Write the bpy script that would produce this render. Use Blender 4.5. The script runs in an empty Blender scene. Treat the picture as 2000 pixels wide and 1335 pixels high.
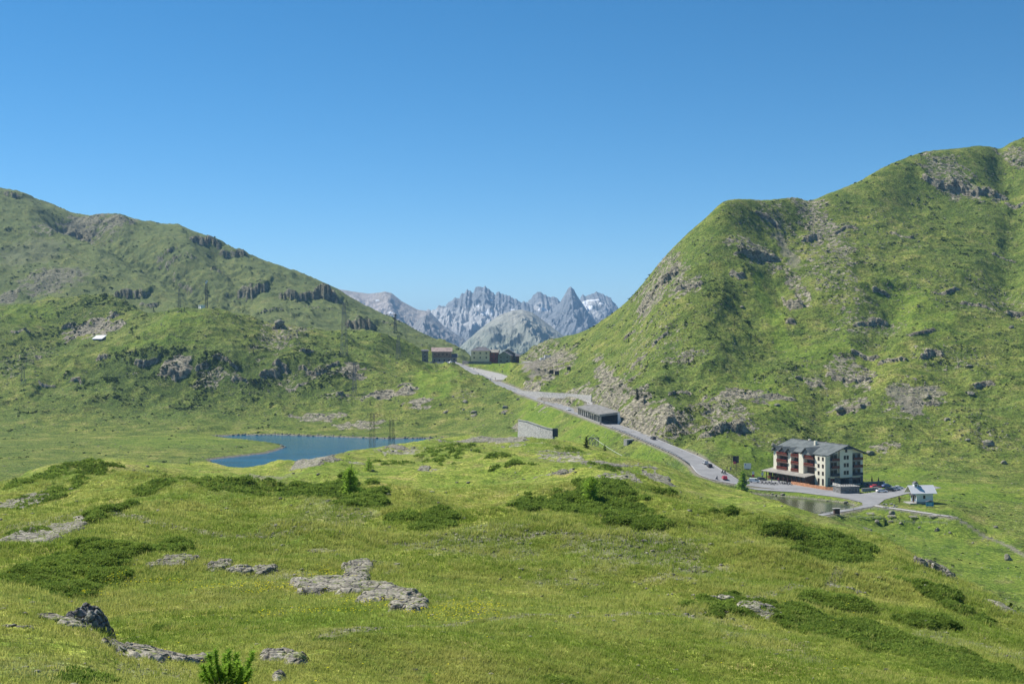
import bpy, bmesh, math, random
import numpy as np
from mathutils import Vector, Matrix

SC = bpy.context.scene
COL = SC.collection
F = 2414.0            # focal length in photo pixels (2000 wide)
HX, HY = 1000.0, 667.5
rng = np.random.default_rng(7)
random.seed(7)
R = math.radians

# ------------------------------------------------------------------ noise
def _hash(ix, iy, seed):
    h = (ix.astype(np.int64)*374761393 + iy.astype(np.int64)*668265263 + seed*1442695041) & 0xffffffff
    h = ((h ^ (h >> 13))*1274126177) & 0xffffffff
    h = h ^ (h >> 16)
    return h
_GA = np.arange(256)*(2*np.pi/256)
_GX, _GY = np.cos(_GA).astype(np.float32), np.sin(_GA).astype(np.float32)
def perlin(x, y, seed=0):
    x = np.asarray(x, np.float64); y = np.asarray(y, np.float64)
    xi = np.floor(x); yi = np.floor(y)
    fx = (x-xi).astype(np.float32); fy = (y-yi).astype(np.float32)
    xi = xi.astype(np.int64); yi = yi.astype(np.int64)
    u = fx*fx*fx*(fx*(fx*6-15)+10); v = fy*fy*fy*(fy*(fy*6-15)+10)
    def g(ax, ay, dx, dy):
        h = _hash(ax, ay, seed) & 255
        return _GX[h]*dx + _GY[h]*dy
    n00 = g(xi, yi, fx, fy); n10 = g(xi+1, yi, fx-1, fy)
    n01 = g(xi, yi+1, fx, fy-1); n11 = g(xi+1, yi+1, fx-1, fy-1)
    a = n00+u*(n10-n00); b = n01+u*(n11-n01)
    return (a+v*(b-a))*1.5
def fbm(x, y, wl, octv=4, seed=0, gain=.5):
    s = 0; a = 1.; t = 0
    for i in range(octv):
        s = s + a*perlin(x/wl+17.3*i, y/wl-9.1*i, seed+i*31); t += a; a *= gain; wl /= 2.03
    return s/t
def ridged(x, y, wl, octv=4, seed=0, gain=.55):
    s = 0; a = 1.; t = 0; w = 1.
    for i in range(octv):
        n = 1-np.abs(perlin(x/wl+5.3*i, y/wl+3.7*i, seed+i*57)*1.4); n = np.clip(n, 0, 1)**2
        s = s + a*n*w; t += a; w = np.clip(n*1.6, 0, 1); a *= gain; wl /= 2.1
    return s/t
def sstep(a, b, x):
    t = np.clip((x-a)/(b-a), 0, 1); return t*t*(3-2*t)

def pchip_slopes(x, y):
    h = np.diff(x); dl = np.diff(y)/h
    m = np.zeros_like(y)
    if len(x) > 2:
        w1 = 2*h[1:]+h[:-1]; w2 = h[1:]+2*h[:-1]
        ok = dl[:-1]*dl[1:] > 0
        with np.errstate(divide='ignore', invalid='ignore'):
            hm = (w1+w2)/(w1/dl[:-1]+w2/dl[1:])
        m[1:-1] = np.where(ok, hm, 0)
    m[0] = dl[0]; m[-1] = dl[-1]
    return m
def pchip(x, y, q):
    x = np.asarray(x, float); y = np.asarray(y, float)
    m = pchip_slopes(x, y)
    q = np.clip(q, x[0], x[-1])
    i = np.clip(np.searchsorted(x, q, side='right')-1, 0, len(x)-2)
    h = x[i+1]-x[i]; t = (q-x[i])/h
    t2 = t*t; t3 = t2*t
    return (2*t3-3*t2+1)*y[i]+(t3-2*t2+t)*h*m[i]+(-2*t3+3*t2)*y[i+1]+(t3-t2)*h*m[i+1]

# ------------------------------------------------------------------ terrain lines
# each line runs across the valley: (bearing px, apparent row py, distance d) or (px, None, d, z)
def ln(*pts):
    px = []; dd = []; zz = []
    for p in pts:
        px.append(p[0]); dd.append(p[2])
        zz.append(p[3] if len(p) > 3 else (HY-p[1])*p[2]/F)
    return np.array(px, float), np.array(dd, float), np.array(zz, float)
LINES = [
 ln((-900,None,1.5,-1.75),(2900,None,1.5,-1.75)),
 ln((-900,None,9,-2.4),(0,None,8,-2.6),(400,None,11,-3.6),(1000,None,12,-3.8),(2000,None,14,-4.4),(2900,None,14,-4.6)),
 ln((-900,1335,14),(0,1335,15),(200,1335,16.5),(400,1335,20),(700,1335,24),(1000,1335,26),(1400,1335,30),(2000,1335,35),(2900,1400,36)),
 ln((-900,1080,30),(0,1128,29),(60,1140,28.5),(120,1165,27.5),(165,1185,26.5),(200,1215,25.5),(235,1262,24),(300,1285,23.5),(400,1305,24.2),(700,1260,28),(1000,1260,30),(1400,1270,35),(1700,1285,38),(2000,1300,41),(2900,1480,40)),
 ln((-900,1150,40),(0,1208,39),(200,1250,36.5),(260,1262,34),(400,1240,35.5),(700,1210,38),(1000,1200,40),(1400,1215,46),(1700,1235,49),(2000,1275,50),(2900,1500,45)),
 ln((-900,1060,62),(0,1095,58),(400,1105,58),(800,1110,60),(1200,1120,62),(1500,1132,66),(1800,1175,68),(2000,1245,60),(2900,1500,50)),
 ln((-900,1000,86),(0,1000,90),(400,1005,92),(800,1005,95),(1100,1000,98),(1300,1010,105),(1500,1035,110),(1700,1070,112),(1800,1115,97),(1900,1168,83),(2000,1218,71),(2900,1500,55)),
 ln((-900,975,110),(0,962,125),(200,945,135),(400,945,140),(700,940,150),(1000,930,160),(1150,943,155),(1300,965,155),(1500,1008,150),(1600,1030,142),(1700,1057,130),(1800,1109,109),(1900,1160,91),(2000,1210,78),(2900,1500,58)),
 ln((-900,970,125),(0,953,138),(130,922,165),(300,920,175),(420,928,190),(560,922,205),(700,897,215),(860,885,230),(1000,882,240),(1120,897,225),(1220,915,215),(1320,938,205),(1400,957,195),(1500,983,180),(1600,1013,160),(1700,1050,140),(1800,1104,116),(1900,1155,96),(2000,1205,82),(2900,1500,61)),
 ln((-900,965,140),(0,945,155),(60,922,175),(130,906,190),(200,901,195),(300,906,200),(420,914,215),(500,915,225),(560,911,235),(620,898,245),(700,876,260),(800,866,280),(860,859,300),(1000,858,320),(1120,868,300),(1220,890,280),(1320,918,255),(1400,945,235),(1480,966,210),(1560,993,190),(1640,1021,167),(1700,1045,150),(1760,1079,133),(1800,1100,122),(1900,1151,101),(2000,1202,86),(2900,1500,64)),
 ln((-900,None,280,-50),(0,None,290,-50),(300,None,360,-53),(500,None,390,-54),(860,None,450,-58),(1120,None,430,-58),(1320,None,400,-59),(1400,None,380,-58.5),(1560,None,330,-60),(1700,None,280,-58),(2000,None,200,-56),(2900,None,150,-50)),
 ln((-900,None,500,-58.5),(0,None,505,-58.5),(420,None,560,-59.5),(600,None,585,-60),(860,None,610,-60.5),(1010,None,600,-60),(1120,None,540,-59),(1220,None,520,-58),(1320,None,490,-58),(1400,None,465,-59.5),(1480,None,455,-58.5),(1560,None,430,-59),(1650,None,415,-59.5),(1700,None,392,-61),(1800,None,366,-63),(2000,None,302,-66),(2900,None,250,-66)),
 ln((-900,None,770,-58.5),(400,None,770,-58.5),(500,None,800,-58.5),(830,None,790,-59.5),(1000,None,770,-54),(1100,None,690,-56),(1200,None,600,-57),(1300,None,550,-57),(1400,None,515,-57),(1480,None,505,-57.8),(1560,None,525,-57.8),(1700,None,520,-57.8),(1800,None,480,-58),(2000,None,460,-58.5),(2900,None,430,-58)),
 ln((-900,760,900),(0,768,885),(200,778,890),(400,787,885),(600,800,870),(700,792,875),(800,764,900),(860,748,915),(900,742,920),(1000,745,880),(1100,768,785),(1160,775,725),(1200,790,690),(1250,822,640),(1300,848,603),(1400,876,562),(1500,893,562),(1600,893,577),(1700,893,577),(1800,900,556),(2000,880,575),(2900,860,575)),
 ln((-900,690,980),(0,700,980),(200,700,985),(350,690,970),(500,710,965),(600,725,962),(700,712,980),(800,716,1000),(860,715,1020),(900,717,1030),(1000,716,985),(1100,740,865),(1200,728,785),(1300,765,680),(1400,785,650),(1500,785,650),(1600,780,660),(1700,780,650),(1800,790,640),(2000,770,650),(2900,750,650)),
 ln((-900,610,1150),(0,601,1150),(130,579,1190),(200,577,1190),(270,602,1120),(300,612,1090),(350,605,1060),(400,607,1060),(450,612,1070),(500,622,1090),(560,634,1110),(620,640,1130),(700,641,1150),(760,653,1150),(820,676,1140),(860,692,1125),(900,706,1090),(960,703,1090),(1000,703,1080),(1050,706,1030),(1100,707,950),(1200,672,860),(1300,668,765),(1400,660,755),(1500,650,770),(1600,650,770),(1700,660,750),(1800,665,740),(2000,640,760),(2900,600,760)),
 ln((-900,None,1290,26),(0,None,1290,27),(200,None,1330,36),(350,None,1200,14),(500,None,1220,9),(700,None,1280,6),(820,None,1230,-8),(900,None,1200,-22),(960,None,1200,-28),(1000,None,1170,-20),(1030,700,1120),(1100,682,1030),(1200,642,930),(1300,592,840),(1420,542,840),(1500,550,850),(1600,540,860),(1700,540,860),(1800,520,880),(2000,500,900),(2900,450,900)),
 ln((-900,510,1500),(0,520,1500),(200,530,1500),(400,562,1480),(600,612,1450),(700,640,1400),(800,660,1380),(900,692,1330),(960,None,1300,-32),(1000,None,1230,-18),(1030,693,1180),(1100,668,1100),(1200,620,990),(1300,540,890),(1420,455,905),(1500,455,930),(1600,445,960),(1700,430,970),(1800,400,1010),(2000,370,1030),(2900,330,1030)),
 ln((-900,300,2000),(0,370,2000),(30,376,2000),(90,402,1990),(140,418,1980),(190,423,1960),(225,420,1950),(260,430,1940),(340,440,1900),(390,457,1880),(430,475,1860),(500,505,1830),(560,525,1800),(620,548,1770),(660,567,1740),(700,590,1700),(760,620,1650),(820,648,1600),(870,668,1540),(900,682,1500),(940,None,1450,-30),(1000,None,1330,-16),(1020,690,1270),(1040,677,1240),(1080,662,1180),(1130,650,1120),(1170,628,1080),(1210,600,1040),(1250,560,990),(1290,512,965),(1330,470,955),(1380,425,955),(1420,393,960),(1500,391,1000),(1555,387,1020),(1575,393,1030),(1620,378,1040),(1680,355,1060),(1730,325,1080),(1800,300,1100),(1870,292,1120),(1930,289,1140),(1950,295,1150),(1975,281,1165),(2000,270,1180),(2200,230,1200),(2900,180,1250)),
 ln((-900,None,2350,160),(0,None,2350,150),(340,None,2250,90),(660,None,2050,10),(900,None,1800,-60),(1000,None,1700,-60),(1100,None,1450,-60),(1210,None,1300,-40),(1420,None,1250,40),(1700,None,1400,80),(2000,None,1500,130),(2900,None,1600,150)),
 ln((-900,None,3300,-160),(2900,None,3300,-160)),
]
CPX = np.concatenate([np.arange(-900,-60,14.), np.arange(-60,2060,2.05), np.arange(2060,2901,14.)])
ROW = np.concatenate([np.geomspace(1.5,20,60)[:-1], np.geomspace(20,450,570)[:-1],
                      np.linspace(450,1250,940)[:-1], np.linspace(1250,2100,283)[:-1], np.linspace(2100,3300,24)])
NC, NR = len(CPX), len(ROW)
KD = np.array([pchip(l[0], l[1], CPX) for l in LINES])
KZ = np.array([pchip(l[0], l[2], CPX) for l in LINES])
for k in range(1, len(LINES)):
    KD[k] = np.maximum(KD[k], KD[k-1]+1.0)
Z = np.zeros((NR, NC))
for j in range(NC):
    Z[:, j] = pchip(KD[:, j], KZ[:, j], ROW)
D = np.repeat(ROW[:, None], NC, 1)
X = (CPX[None, :]-HX)/F*D
KDc = KD  # distance of each line per column
# smooth across the columns a little so that the lines do not crease
def smooth_cols(A, n):
    for _ in range(n):
        B = A.copy(); B[:, 1:-1] = .25*A[:, :-2]+.5*A[:, 1:-1]+.25*A[:, 2:]; A = B
    return A
Z = smooth_cols(Z, 6)

def sample(A, px, d):
    """bilinear sample of a grid array"""
    px = np.asarray(px, float); d = np.asarray(d, float)
    j = np.clip(np.searchsorted(CPX, px)-1, 0, NC-2); i = np.clip(np.searchsorted(ROW, d)-1, 0, NR-2)
    u = np.clip((px-CPX[j])/(CPX[j+1]-CPX[j]), 0, 1); v = np.clip((d-ROW[i])/(ROW[i+1]-ROW[i]), 0, 1)
    return (A[i, j]*(1-u)+A[i, j+1]*u)*(1-v)+(A[i+1, j]*(1-u)+A[i+1, j+1]*u)*v
def ground(x, y):
    x = np.asarray(x, float); y = np.maximum(np.asarray(y, float), 1.5)
    return sample(Z, HX+F*x/y, y)
def at(px, py, dmin=4.):
    """where the sight line through a photo pixel first meets the ground"""
    z = sample(Z, np.full(NR, px), ROW); s = (HY-py)/F*ROW
    hit = np.where((z >= s) & (ROW > dmin))[0]
    if len(hit) == 0: i = NR-1; d = 1500.
    else:
        i = hit[0]
        a = z[i-1]-s[i-1]; b = z[i]-s[i]; t = a/(a-b) if a != b else 0
        d = ROW[i-1]+t*(ROW[i]-ROW[i-1])
    return Vector(((px-HX)/F*d, d, float(sample(Z, px, d))))
def on_plane(px, py, z):
    d = z*F/(HY-py)
    return ((px-HX)/F*d, d)

# line index helpers
def line_d(k): return KD[k][None, :]
CREST, DIP, VNEAR, VFAR, FOOT, L1, L2, L3, L4, SIL = 9, 10, 11, 12, 13, 14, 15, 16, 17, 18
crestD = line_d(CREST); farD = line_d(VFAR); footD = line_d(FOOT); silD = line_d(SIL)

fore = 1-sstep(crestD*1.0, crestD*1.35, D)            # 1 on the near hill
hill = sstep(farD+5, footD+25, D)                     # 1 on the mountain slopes
silk = 1-.75*np.exp(-((D-silD)/70)**2)                # calmer right at the skyline
nearmask = sstep(10, 30, D)
# ------------------------------------------------------------------ relief
XY = (X, D)
n_big = fbm(X, D, 150, 4, 3)
n_rid = ridged(X+25*fbm(X, D, 60, 2, 9), D, 62, 5, 11)
n_mid = fbm(X, D, 22, 4, 21)
n_fin = fbm(X, D, 5, 3, 41)
n_gul = ridged(X*.9+.35*D+14*fbm(X, D, 50, 2, 77), (X*-.35+D*.9)*.28, 48, 4, 71)
right = sstep(1060, 1180, CPX)[None, :]
Z += hill*silk*(n_big*7 + (n_rid-.45)*(4.5-.3*right) + n_mid*1.7 + (n_gul-.4)*6*(1-right))
Z += hill*(n_fin*.6 + .2*perlin(X/1.9, D/1.9, 91))
f_amp = fore*nearmask
Z += f_amp*(n_mid*.7*sstep(40, 120, D) + fbm(X, D, 9, 4, 51)*.5 + fbm(X, D, 34, 3, 55)*2.4*sstep(50, 150, D)*(1-.8*np.exp(-((D-crestD)/14)**2)))
Z += f_amp*sstep(35, 80, D)*(1-.7*np.exp(-((D-crestD)/12)**2))*(ridged(X+.3*D, D, 30, 2, 56)-.45)*1.9
Z += f_amp*(.05*perlin(X/.8, D/.8, 61)+.10*sstep(40, 90, D)*perlin(X/1.7, D/1.7, 62))
streak = ridged(X*.10, Z*1.1+.50*X, 15, 4, 701); leftfar = hill*(1-right)*sstep(KD[16][None, :]-60, KD[16][None, :]+120, D)
Z += leftfar*(streak-.45)*3.2
mid = (1-fore)*(1-hill)
Z += mid*(n_mid*.35 + fbm(X, D, 8, 3, 65)*.25)

# ------------------------------------------------------------------ local landforms
def region(px, py, rx, ry, ang=0., dmin=4.):
    """an ellipse lying on the ground: centre and world radii"""
    c = at(px, py, dmin); lat = rx*c.y/F
    a = at(px, py+ry, dmin); b = at(px, py-ry, dmin)
    dep = max(abs(b.y-c.y), abs(c.y-a.y))
    dep = min(max(dep, lat*.25, ry*c.y/F*1.0), max(lat, ry*c.y/F)*6)
    return c, lat, dep, ang
def local(c, rx, ry, pad=1.6):
    """index window of the grid round a world point"""
    m = max(rx, ry)*pad
    i0, i1 = np.searchsorted(ROW, [c.y-m, c.y+m])
    p0 = HX+F*(c.x-m)/max(c.y-(m if c.x < 0 else -m)*.0, 5); p1 = HX+F*(c.x+m)/max(c.y, 5)
    w = (p1-p0)*.5; pc = HX+F*c.x/c.y
    j0, j1 = np.searchsorted(CPX, [pc-w*1.6-20, pc+w*1.6+20])
    return slice(max(i0, 0), min(i1+1, NR)), slice(max(j0, 0), min(j1+1, NC))
ROCK = np.zeros((NR, NC), np.float32); SHRUB = np.zeros((NR, NC), np.float32)
LUSH = np.zeros((NR, NC), np.float32); BARE = np.zeros((NR, NC), np.float32)
NOI = fbm(X, D, 10, 4, 201)      # edge noise for patches far away
NOI2 = fbm(X, D, 2.2, 4, 301)    # edge noise for patches near
def patch(M, px, py, rx, ry, s=1., ang=0., dmin=4., rough=1.1):
    c, lat, dep, _ = region(px, py, rx, ry, ang, dmin)
    sl = local(c, lat, dep)
    x = X[sl]-c.x; y = D[sl]-c.y
    if ang:
        k = math.tan(ang); y = y-x*k*dep/lat
    r2 = (x/lat)**2+(y/dep)**2
    nn = NOI if c.y > 300 else NOI2
    m = sstep(-.05, .35, 1-r2+nn[sl]*rough*1.6)*s
    M[sl] = np.maximum(M[sl], m*(r2 < 3))
    return c, lat, dep
def crag(px, py, w, h, amp, dmin=450., tail=4.0, rockiness=1.):
    """a crag: steep front, long gentle back, w/h in photo px"""
    c = at(px, py+h*.5, dmin); lat = w*.5*c.y/F; H = amp*((.58 if dmin > 1000 or py < 640 else .42) if px < 985 else .40)
    fw = max(H*(.4 if px < 985 else .8), 1.2); L = H*tail
    m = max(lat*1.5, L*2.5)
    i0, i1 = np.searchsorted(ROW, [c.y-lat-fw*2, c.y+L*2.5]); pc = px
    j0, j1 = np.searchsorted(CPX, [pc-w*1.1-6, pc+w*1.1+6])
    sl = (slice(i0, i1+1), slice(j0, j1+1))
    x = (X[sl]-c.x); y = D[sl]-c.y+ lat*.35*np.sin(x/lat*2.1+px)+ NOI[sl]*H*1.3 + n_fin[sl]*H*.9
    g = np.clip(1-(x/lat)**2, 0, 1)
    g = sstep(0, .6, g+NOI[sl]*.5*(g > 0))
    f = sstep(-fw, 0, y)*np.exp(-np.maximum(y, 0)/L)
    Z[sl] += H*g*f
    face = g*sstep(-fw*1.3, -fw*.5, y)*(1-sstep(fw*.3, fw*1.4, y))
    ROCK[sl] = np.maximum(ROCK[sl], face*rockiness)
def gully(pts, depth, w, dmin=450.):
    P = [at(a, b, dmin) for a, b in pts]
    px = [p[0] for p in pts]
    i0, i1 = np.searchsorted(ROW, [min(p.y for p in P)-3*w, max(p.y for p in P)+3*w])
    j0, j1 = np.searchsorted(CPX, [min(px)-3*w*3, max(px)+3*w*3])
    sl = (slice(i0, i1), slice(j0, j1))
    dist = poly_dist([(p.x, p.y) for p in P], X[sl], D[sl])[0]
    Z[sl] -= depth*np.exp(-(dist/w)**2)*(1+.25*NOI[sl])
def poly_dist(P, x, y, closed=False):
    best = np.full(x.shape, 1e9); par = np.zeros(x.shape); acc = 0.
    n = len(P) if closed else len(P)-1
    for i in range(n):
        ax, ay = P[i][0], P[i][1]; bx, by = P[(i+1) % len(P)][0], P[(i+1) % len(P)][1]
        dx, dy = bx-ax, by-ay; L2 = dx*dx+dy*dy
        t = np.clip(((x-ax)*dx+(y-ay)*dy)/L2, 0, 1)
        q = np.hypot(x-ax-t*dx, y-ay-t*dy)
        m = q < best
        best = np.where(m, q, best); par = np.where(m, acc+t*math.sqrt(L2), par)
        acc += math.sqrt(L2)
    return best, par
def inside(P, x, y):
    c = np.zeros(x.shape, bool); n = len(P)
    for i in range(n):
        ax, ay = P[i]; bx, by = P[(i+1) % n]
        if ay == by: continue
        k = ((ay > y) != (by > y)) & (x < (bx-ax)*(y-ay)/(by-ay)+ax)
        c ^= k
    return c
def bump(px, py, w, dep, amp, dmin=450.):
    c = at(px, py, dmin); lat = w*.5*c.y/F
    i0, i1 = np.searchsorted(ROW, [c.y-dep*2.6, c.y+dep*2.6]); j0, j1 = np.searchsorted(CPX, [px-w*1.4, px+w*1.4])
    sl = (slice(i0, i1+1), slice(j0, j1+1))
    Z[sl] += amp*np.exp(-((X[sl]-c.x)/lat)**2-((D[sl]-c.y)/dep)**2)

# left side: nearer knoll and its hollow
bump(270, 690, 330, 45, 14); bump(600, 715, 300, 40, 8); bump(90, 650, 160, 60, -8); bump(440, 690, 120, 40, 5)
gully([(150,430),(250,468),(370,540),(450,585)], 30, 38, 1300.)
gully([(430,490),(470,540),(480,590)], 14, 24, 1300.)
# right mountain: big gully below the notch, and smaller ones
gully([(1548,440),(1540,470),(1530,520),(1505,600),(1480,680),(1450,760)], 5.5, 24)
gully([(1430,500),(1440,560),(1430,640),(1450,740)], 2, 13)
gully([(1330,700),(1380,790),(1330,850)], 7, 14)
gully([(1760,560),(1720,640),(1690,720),(1600,800)], 6, 13)
gully([(1960,330),(1985,420),(1960,560),(1990,600)], 8, 14)
bump(1480, 600, 60, 40, 6); bump(1330, 600, 130, 40, 8); bump(1390, 810, 160, 18, 7); bump(1620, 560, 160, 50, 9)

for a in [ # right side crags
 (1588,440,50,60,8),(1480,490,95,26,9),(1440,520,34,36,7),(1308,515,40,50,12),(1272,560,40,40,7),(1552,572,30,62,13),(1545,612,20,40,6),(1345,548,60,22,6),
 (1835,330,70,60,9),(1885,360,60,24,10),(1940,375,70,18,8),(1980,395,40,18,6),(1820,685,60,26,7),(1690,690,60,22,6),(1740,700,60,16,5),(1700,620,90,30,6),
 (1660,720,90,40,6),(1590,745,36,20,4),(1660,790,64,22,6),(1720,560,40,26,5),(1920,745,56,22,6),(1810,775,60,26,4),(1410,815,110,44,9),(1800,640,80,20,4),
 (1910,590,70,16,4),(1985,610,40,14,4),(1500,415,60,34,6),(1960,500,50,14,4),(1520,770,70,16,4),(1230,640,30,30,5),(1250,690,40,26,5),(1290,650,36,18,4),
 (1220,775,90,36,9),(1290,810,70,34,9),(1240,815,60,26,6),(1330,760,60,18,4),(1170,760,40,26,6),(1760,455,50,14,4),(1650,440,60,20,5),(1850,560,80,18,4)]: crag(*a, dmin=480.)
for a in [ # left side crags, facing the camera and dark
 (492,558,60,30,20),(600,572,120,22,16),(640,568,56,24,16),(700,626,60,20,20),(545,631,24,20,7),(428,526,40,12,7),(255,562,60,40,16),(290,590,50,16,7),(155,455,60,26,14),
 (400,466,60,26,18),(455,490,60,18,14),(350,500,70,16,5),(20,376,50,12,10),(225,428,60,12,5),(340,713,64,34,11),(285,700,50,20,8),(200,692,30,16,6),(150,730,30,30,6),
 (395,705,30,30,8),(440,690,60,26,6),(525,715,40,40,9),(545,705,40,22,7),(610,715,70,30,7),(650,705,30,20,5),(600,680,30,14,5),(90,745,40,14,4),(130,635,26,14,5),
 (75,693,20,12,4),(670,765,30,14,4),(580,745,50,14,4),(470,735,40,16,4),(330,485,50,12,5),(530,600,50,10,5),(620,600,70,10,4),(760,600,40,12,4),(40,640,40,14,4),
 (840,690,30,14,4),(790,745,40,14,3),(925,806,16,12,3),(870,800,14,10,2.5),(985,800,16,10,2.5)]: crag(*a, dmin=480.)
for a in [(1320,800,120,70,8),(1240,760,70,60,6)]: pass

# ---------------------------------------------------------------- lake and pond
LAKE_Z, POND_Z = -60.5, -59.0
lake_px = [(418,852),(470,849.5),(540,849),(600,851),(660,853),(700,854.5),(760,856.5),(800,856),(850,856),(905,858),(925,864),(860,875),(780,890),(720,905),(640,925),(560,935),(470,935),(432,922),(414,906),(410,898),(440,894),(482,889.5),(520,885),(545,878),(556,873.5),(548,868.5),(520,864),(480,859.5),(440,856)]
pond_px = [(1470,964),(1500,966.5),(1530,969),(1565,972),(1600,976),(1640,980.5),(1664,984),(1672,988),(1662,993),(1640,997),(1612,1001),(1570,1003),(1520,1003),(1480,990)]
LAKE = [on_plane(a, b, LAKE_Z) for a, b in lake_px]; POND = [on_plane(a, b, POND_Z) for a, b in pond_px]
def jitter(P, amp, step):
    out = []
    for i in range(len(P)):
        a, b = P[i], P[(i+1) % len(P)]; L = math.hypot(b[0]-a[0], b[1]-a[1]); n = max(1, int(L/step))
        for k in range(n):
            t = k/n; x = a[0]+(b[0]-a[0])*t; y = a[1]+(b[1]-a[1])*t
            out.append((x+amp*float(perlin(x/3.1, y/3.1, 5)), y+amp*float(perlin(x/3.1+40, y/3.1, 6))))
    return out
LAKE = jitter(LAKE, 1.6, 2.0); POND = jitter(POND, .5, 1.5)
def basin(P, wz, bank, slope, keep, bw=2.2):
    xs = [p[0] for p in P]; ys = [p[1] for p in P]
    i0, i1 = np.searchsorted(ROW, [min(ys)-bank-5, max(ys)+bank+5])
    pcs = [HX+F*p[0]/p[1] for p in P]; j0, j1 = np.searchsorted(CPX, [min(pcs)-bank*6, max(pcs)+bank*6])
    sl = (slice(i0, i1), slice(j0, j1))
    d, _ = poly_dist(P, X[sl], D[sl], True); ins = inside(P, X[sl], D[sl])
    z = Z[sl]
    zin = wz-np.minimum(4, d*.35)
    sh = np.minimum(z, wz+.12+slope*d+keep*sstep(0, 1.5, d)); sh = np.maximum(sh, wz+.08+.03*d)
    w = sstep(bank*.5, bank, d)
    Z[sl] = np.where(ins, zin, sh*(1-w)+np.maximum(z, wz+.3)*w)
    BARE[sl] = np.maximum(BARE[sl], np.where(ins, 1., 1-sstep(.2*bw, bw, d)))
    return sl
basin(LAKE, LAKE_Z, 26, .10, .5)

# ---------------------------------------------------------------- hotel shelf
def pad(P, z, blend, k=1.0):
    xs = [p[0] for p in P]; ys = [p[1] for p in P]
    i0, i1 = np.searchsorted(ROW, [min(ys)-blend-2, max(ys)+blend+2])
    pcs = [HX+F*p[0]/p[1] for p in P]; j0, j1 = np.searchsorted(CPX, [min(pcs)-blend*6, max(pcs)+blend*6])
    sl = (slice(i0, i1), slice(j0, j1))
    d, _ = poly_dist(P, X[sl], D[sl], True); d = np.where(inside(P, X[sl], D[sl]), 0, d)
    w = 1-sstep(0, blend, d)
    zz = z(X[sl], D[sl]) if callable(z) else z
    Z[sl] = Z[sl]*(1-w*k)+zz*w*k
HZ = -57.8
hotel_pad = [on_plane(a, b, HZ) for a, b in [(1470,940),(1500,925),(1620,918),(1700,925),(1770,935),(1850,965),(1850,998),(1760,1000),(1690,994),(1660,975),(1560,966),(1480,958)]]
pad(hotel_pad, HZ-.12, 14)
basin(POND, POND_Z, 9, .3, .5, .7)
PASSZ = -17.6
def passz(x, y): return -17.7-(1085-y)*.02
pass_pad = [((px-HX)/F*d, d) for px, d in [(812,1042),(905,1022),(1020,1040),(1040,1105),(815,1105)]]
pad(pass_pad, passz, 36, 1.)

# ---------------------------------------------------------------- road carve
def W(px, py, d): return ((px-HX)/F*d, d, (HY-py)*d/F)
road_pts = [W(872,705,1105),W(884,707,1070),W(902,714,1030),W(925,726,985),W(955,740,945),W(1000,759,885),W(1060,781,810),W(1120,802,740),W(1185,826,672),W(1240,846,625),W(1290,867,588),W(1340,889,556),W(1372,908,530),W(1394,925,510),(*on_plane(1430,939,-56.3),-56.3),(*on_plane(1490,948,-57.4),-57.4),(on_plane(1560,956,HZ)[0],on_plane(1560,956,HZ)[1],HZ),(on_plane(1640,966,HZ)[0],on_plane(1640,966,HZ)[1],HZ),(on_plane(1690,975,HZ)[0],on_plane(1690,975,HZ)[1],HZ)]
def spline(P, step=1.5):
    P = np.array(P, float); s = np.concatenate([[0], np.cumsum(np.hypot(*np.diff(P[:, :2], axis=0).T))])
    # Catmull-Rom style through points
    q = np.arange(0, s[-1], step); out = []
    m = np.zeros_like(P)
    m[1:-1] = (P[2:]-P[:-2])/(s[2:]-s[:-2])[:, None]; m[0] = (P[1]-P[0])/(s[1]-s[0]); m[-1] = (P[-1]-P[-2])/(s[-1]-s[-2])
    i = np.clip(np.searchsorted(s, q, side='right')-1, 0, len(P)-2); h = (s[i+1]-s[i])[:, None]; t = ((q-s[i])[:, None])/h
    return (2*t**3-3*t**2+1)*P[i]+(t**3-2*t**2+t)*h*m[i]+(-2*t**3+3*t**2)*P[i+1]+(t**3-t**2)*h*m[i+1]
ROAD = spline(road_pts)
ROADs = np.concatenate([[0], np.cumsum(np.hypot(*np.diff(ROAD[:, :2], axis=0).T))])
def road_hw(s):
    # half width along the road
    px = HX+F*ROAD[:, 0]/ROAD[:, 1]
    w = np.interp(px, [880,920,990,1180,1330,1375,1400,1430,1500,1700], [3.4,3.6,4.2,4.3,4.6,5.4,7.0,5.5,4.6,4.2])
    return np.interp(s, ROADs, w)
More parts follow.
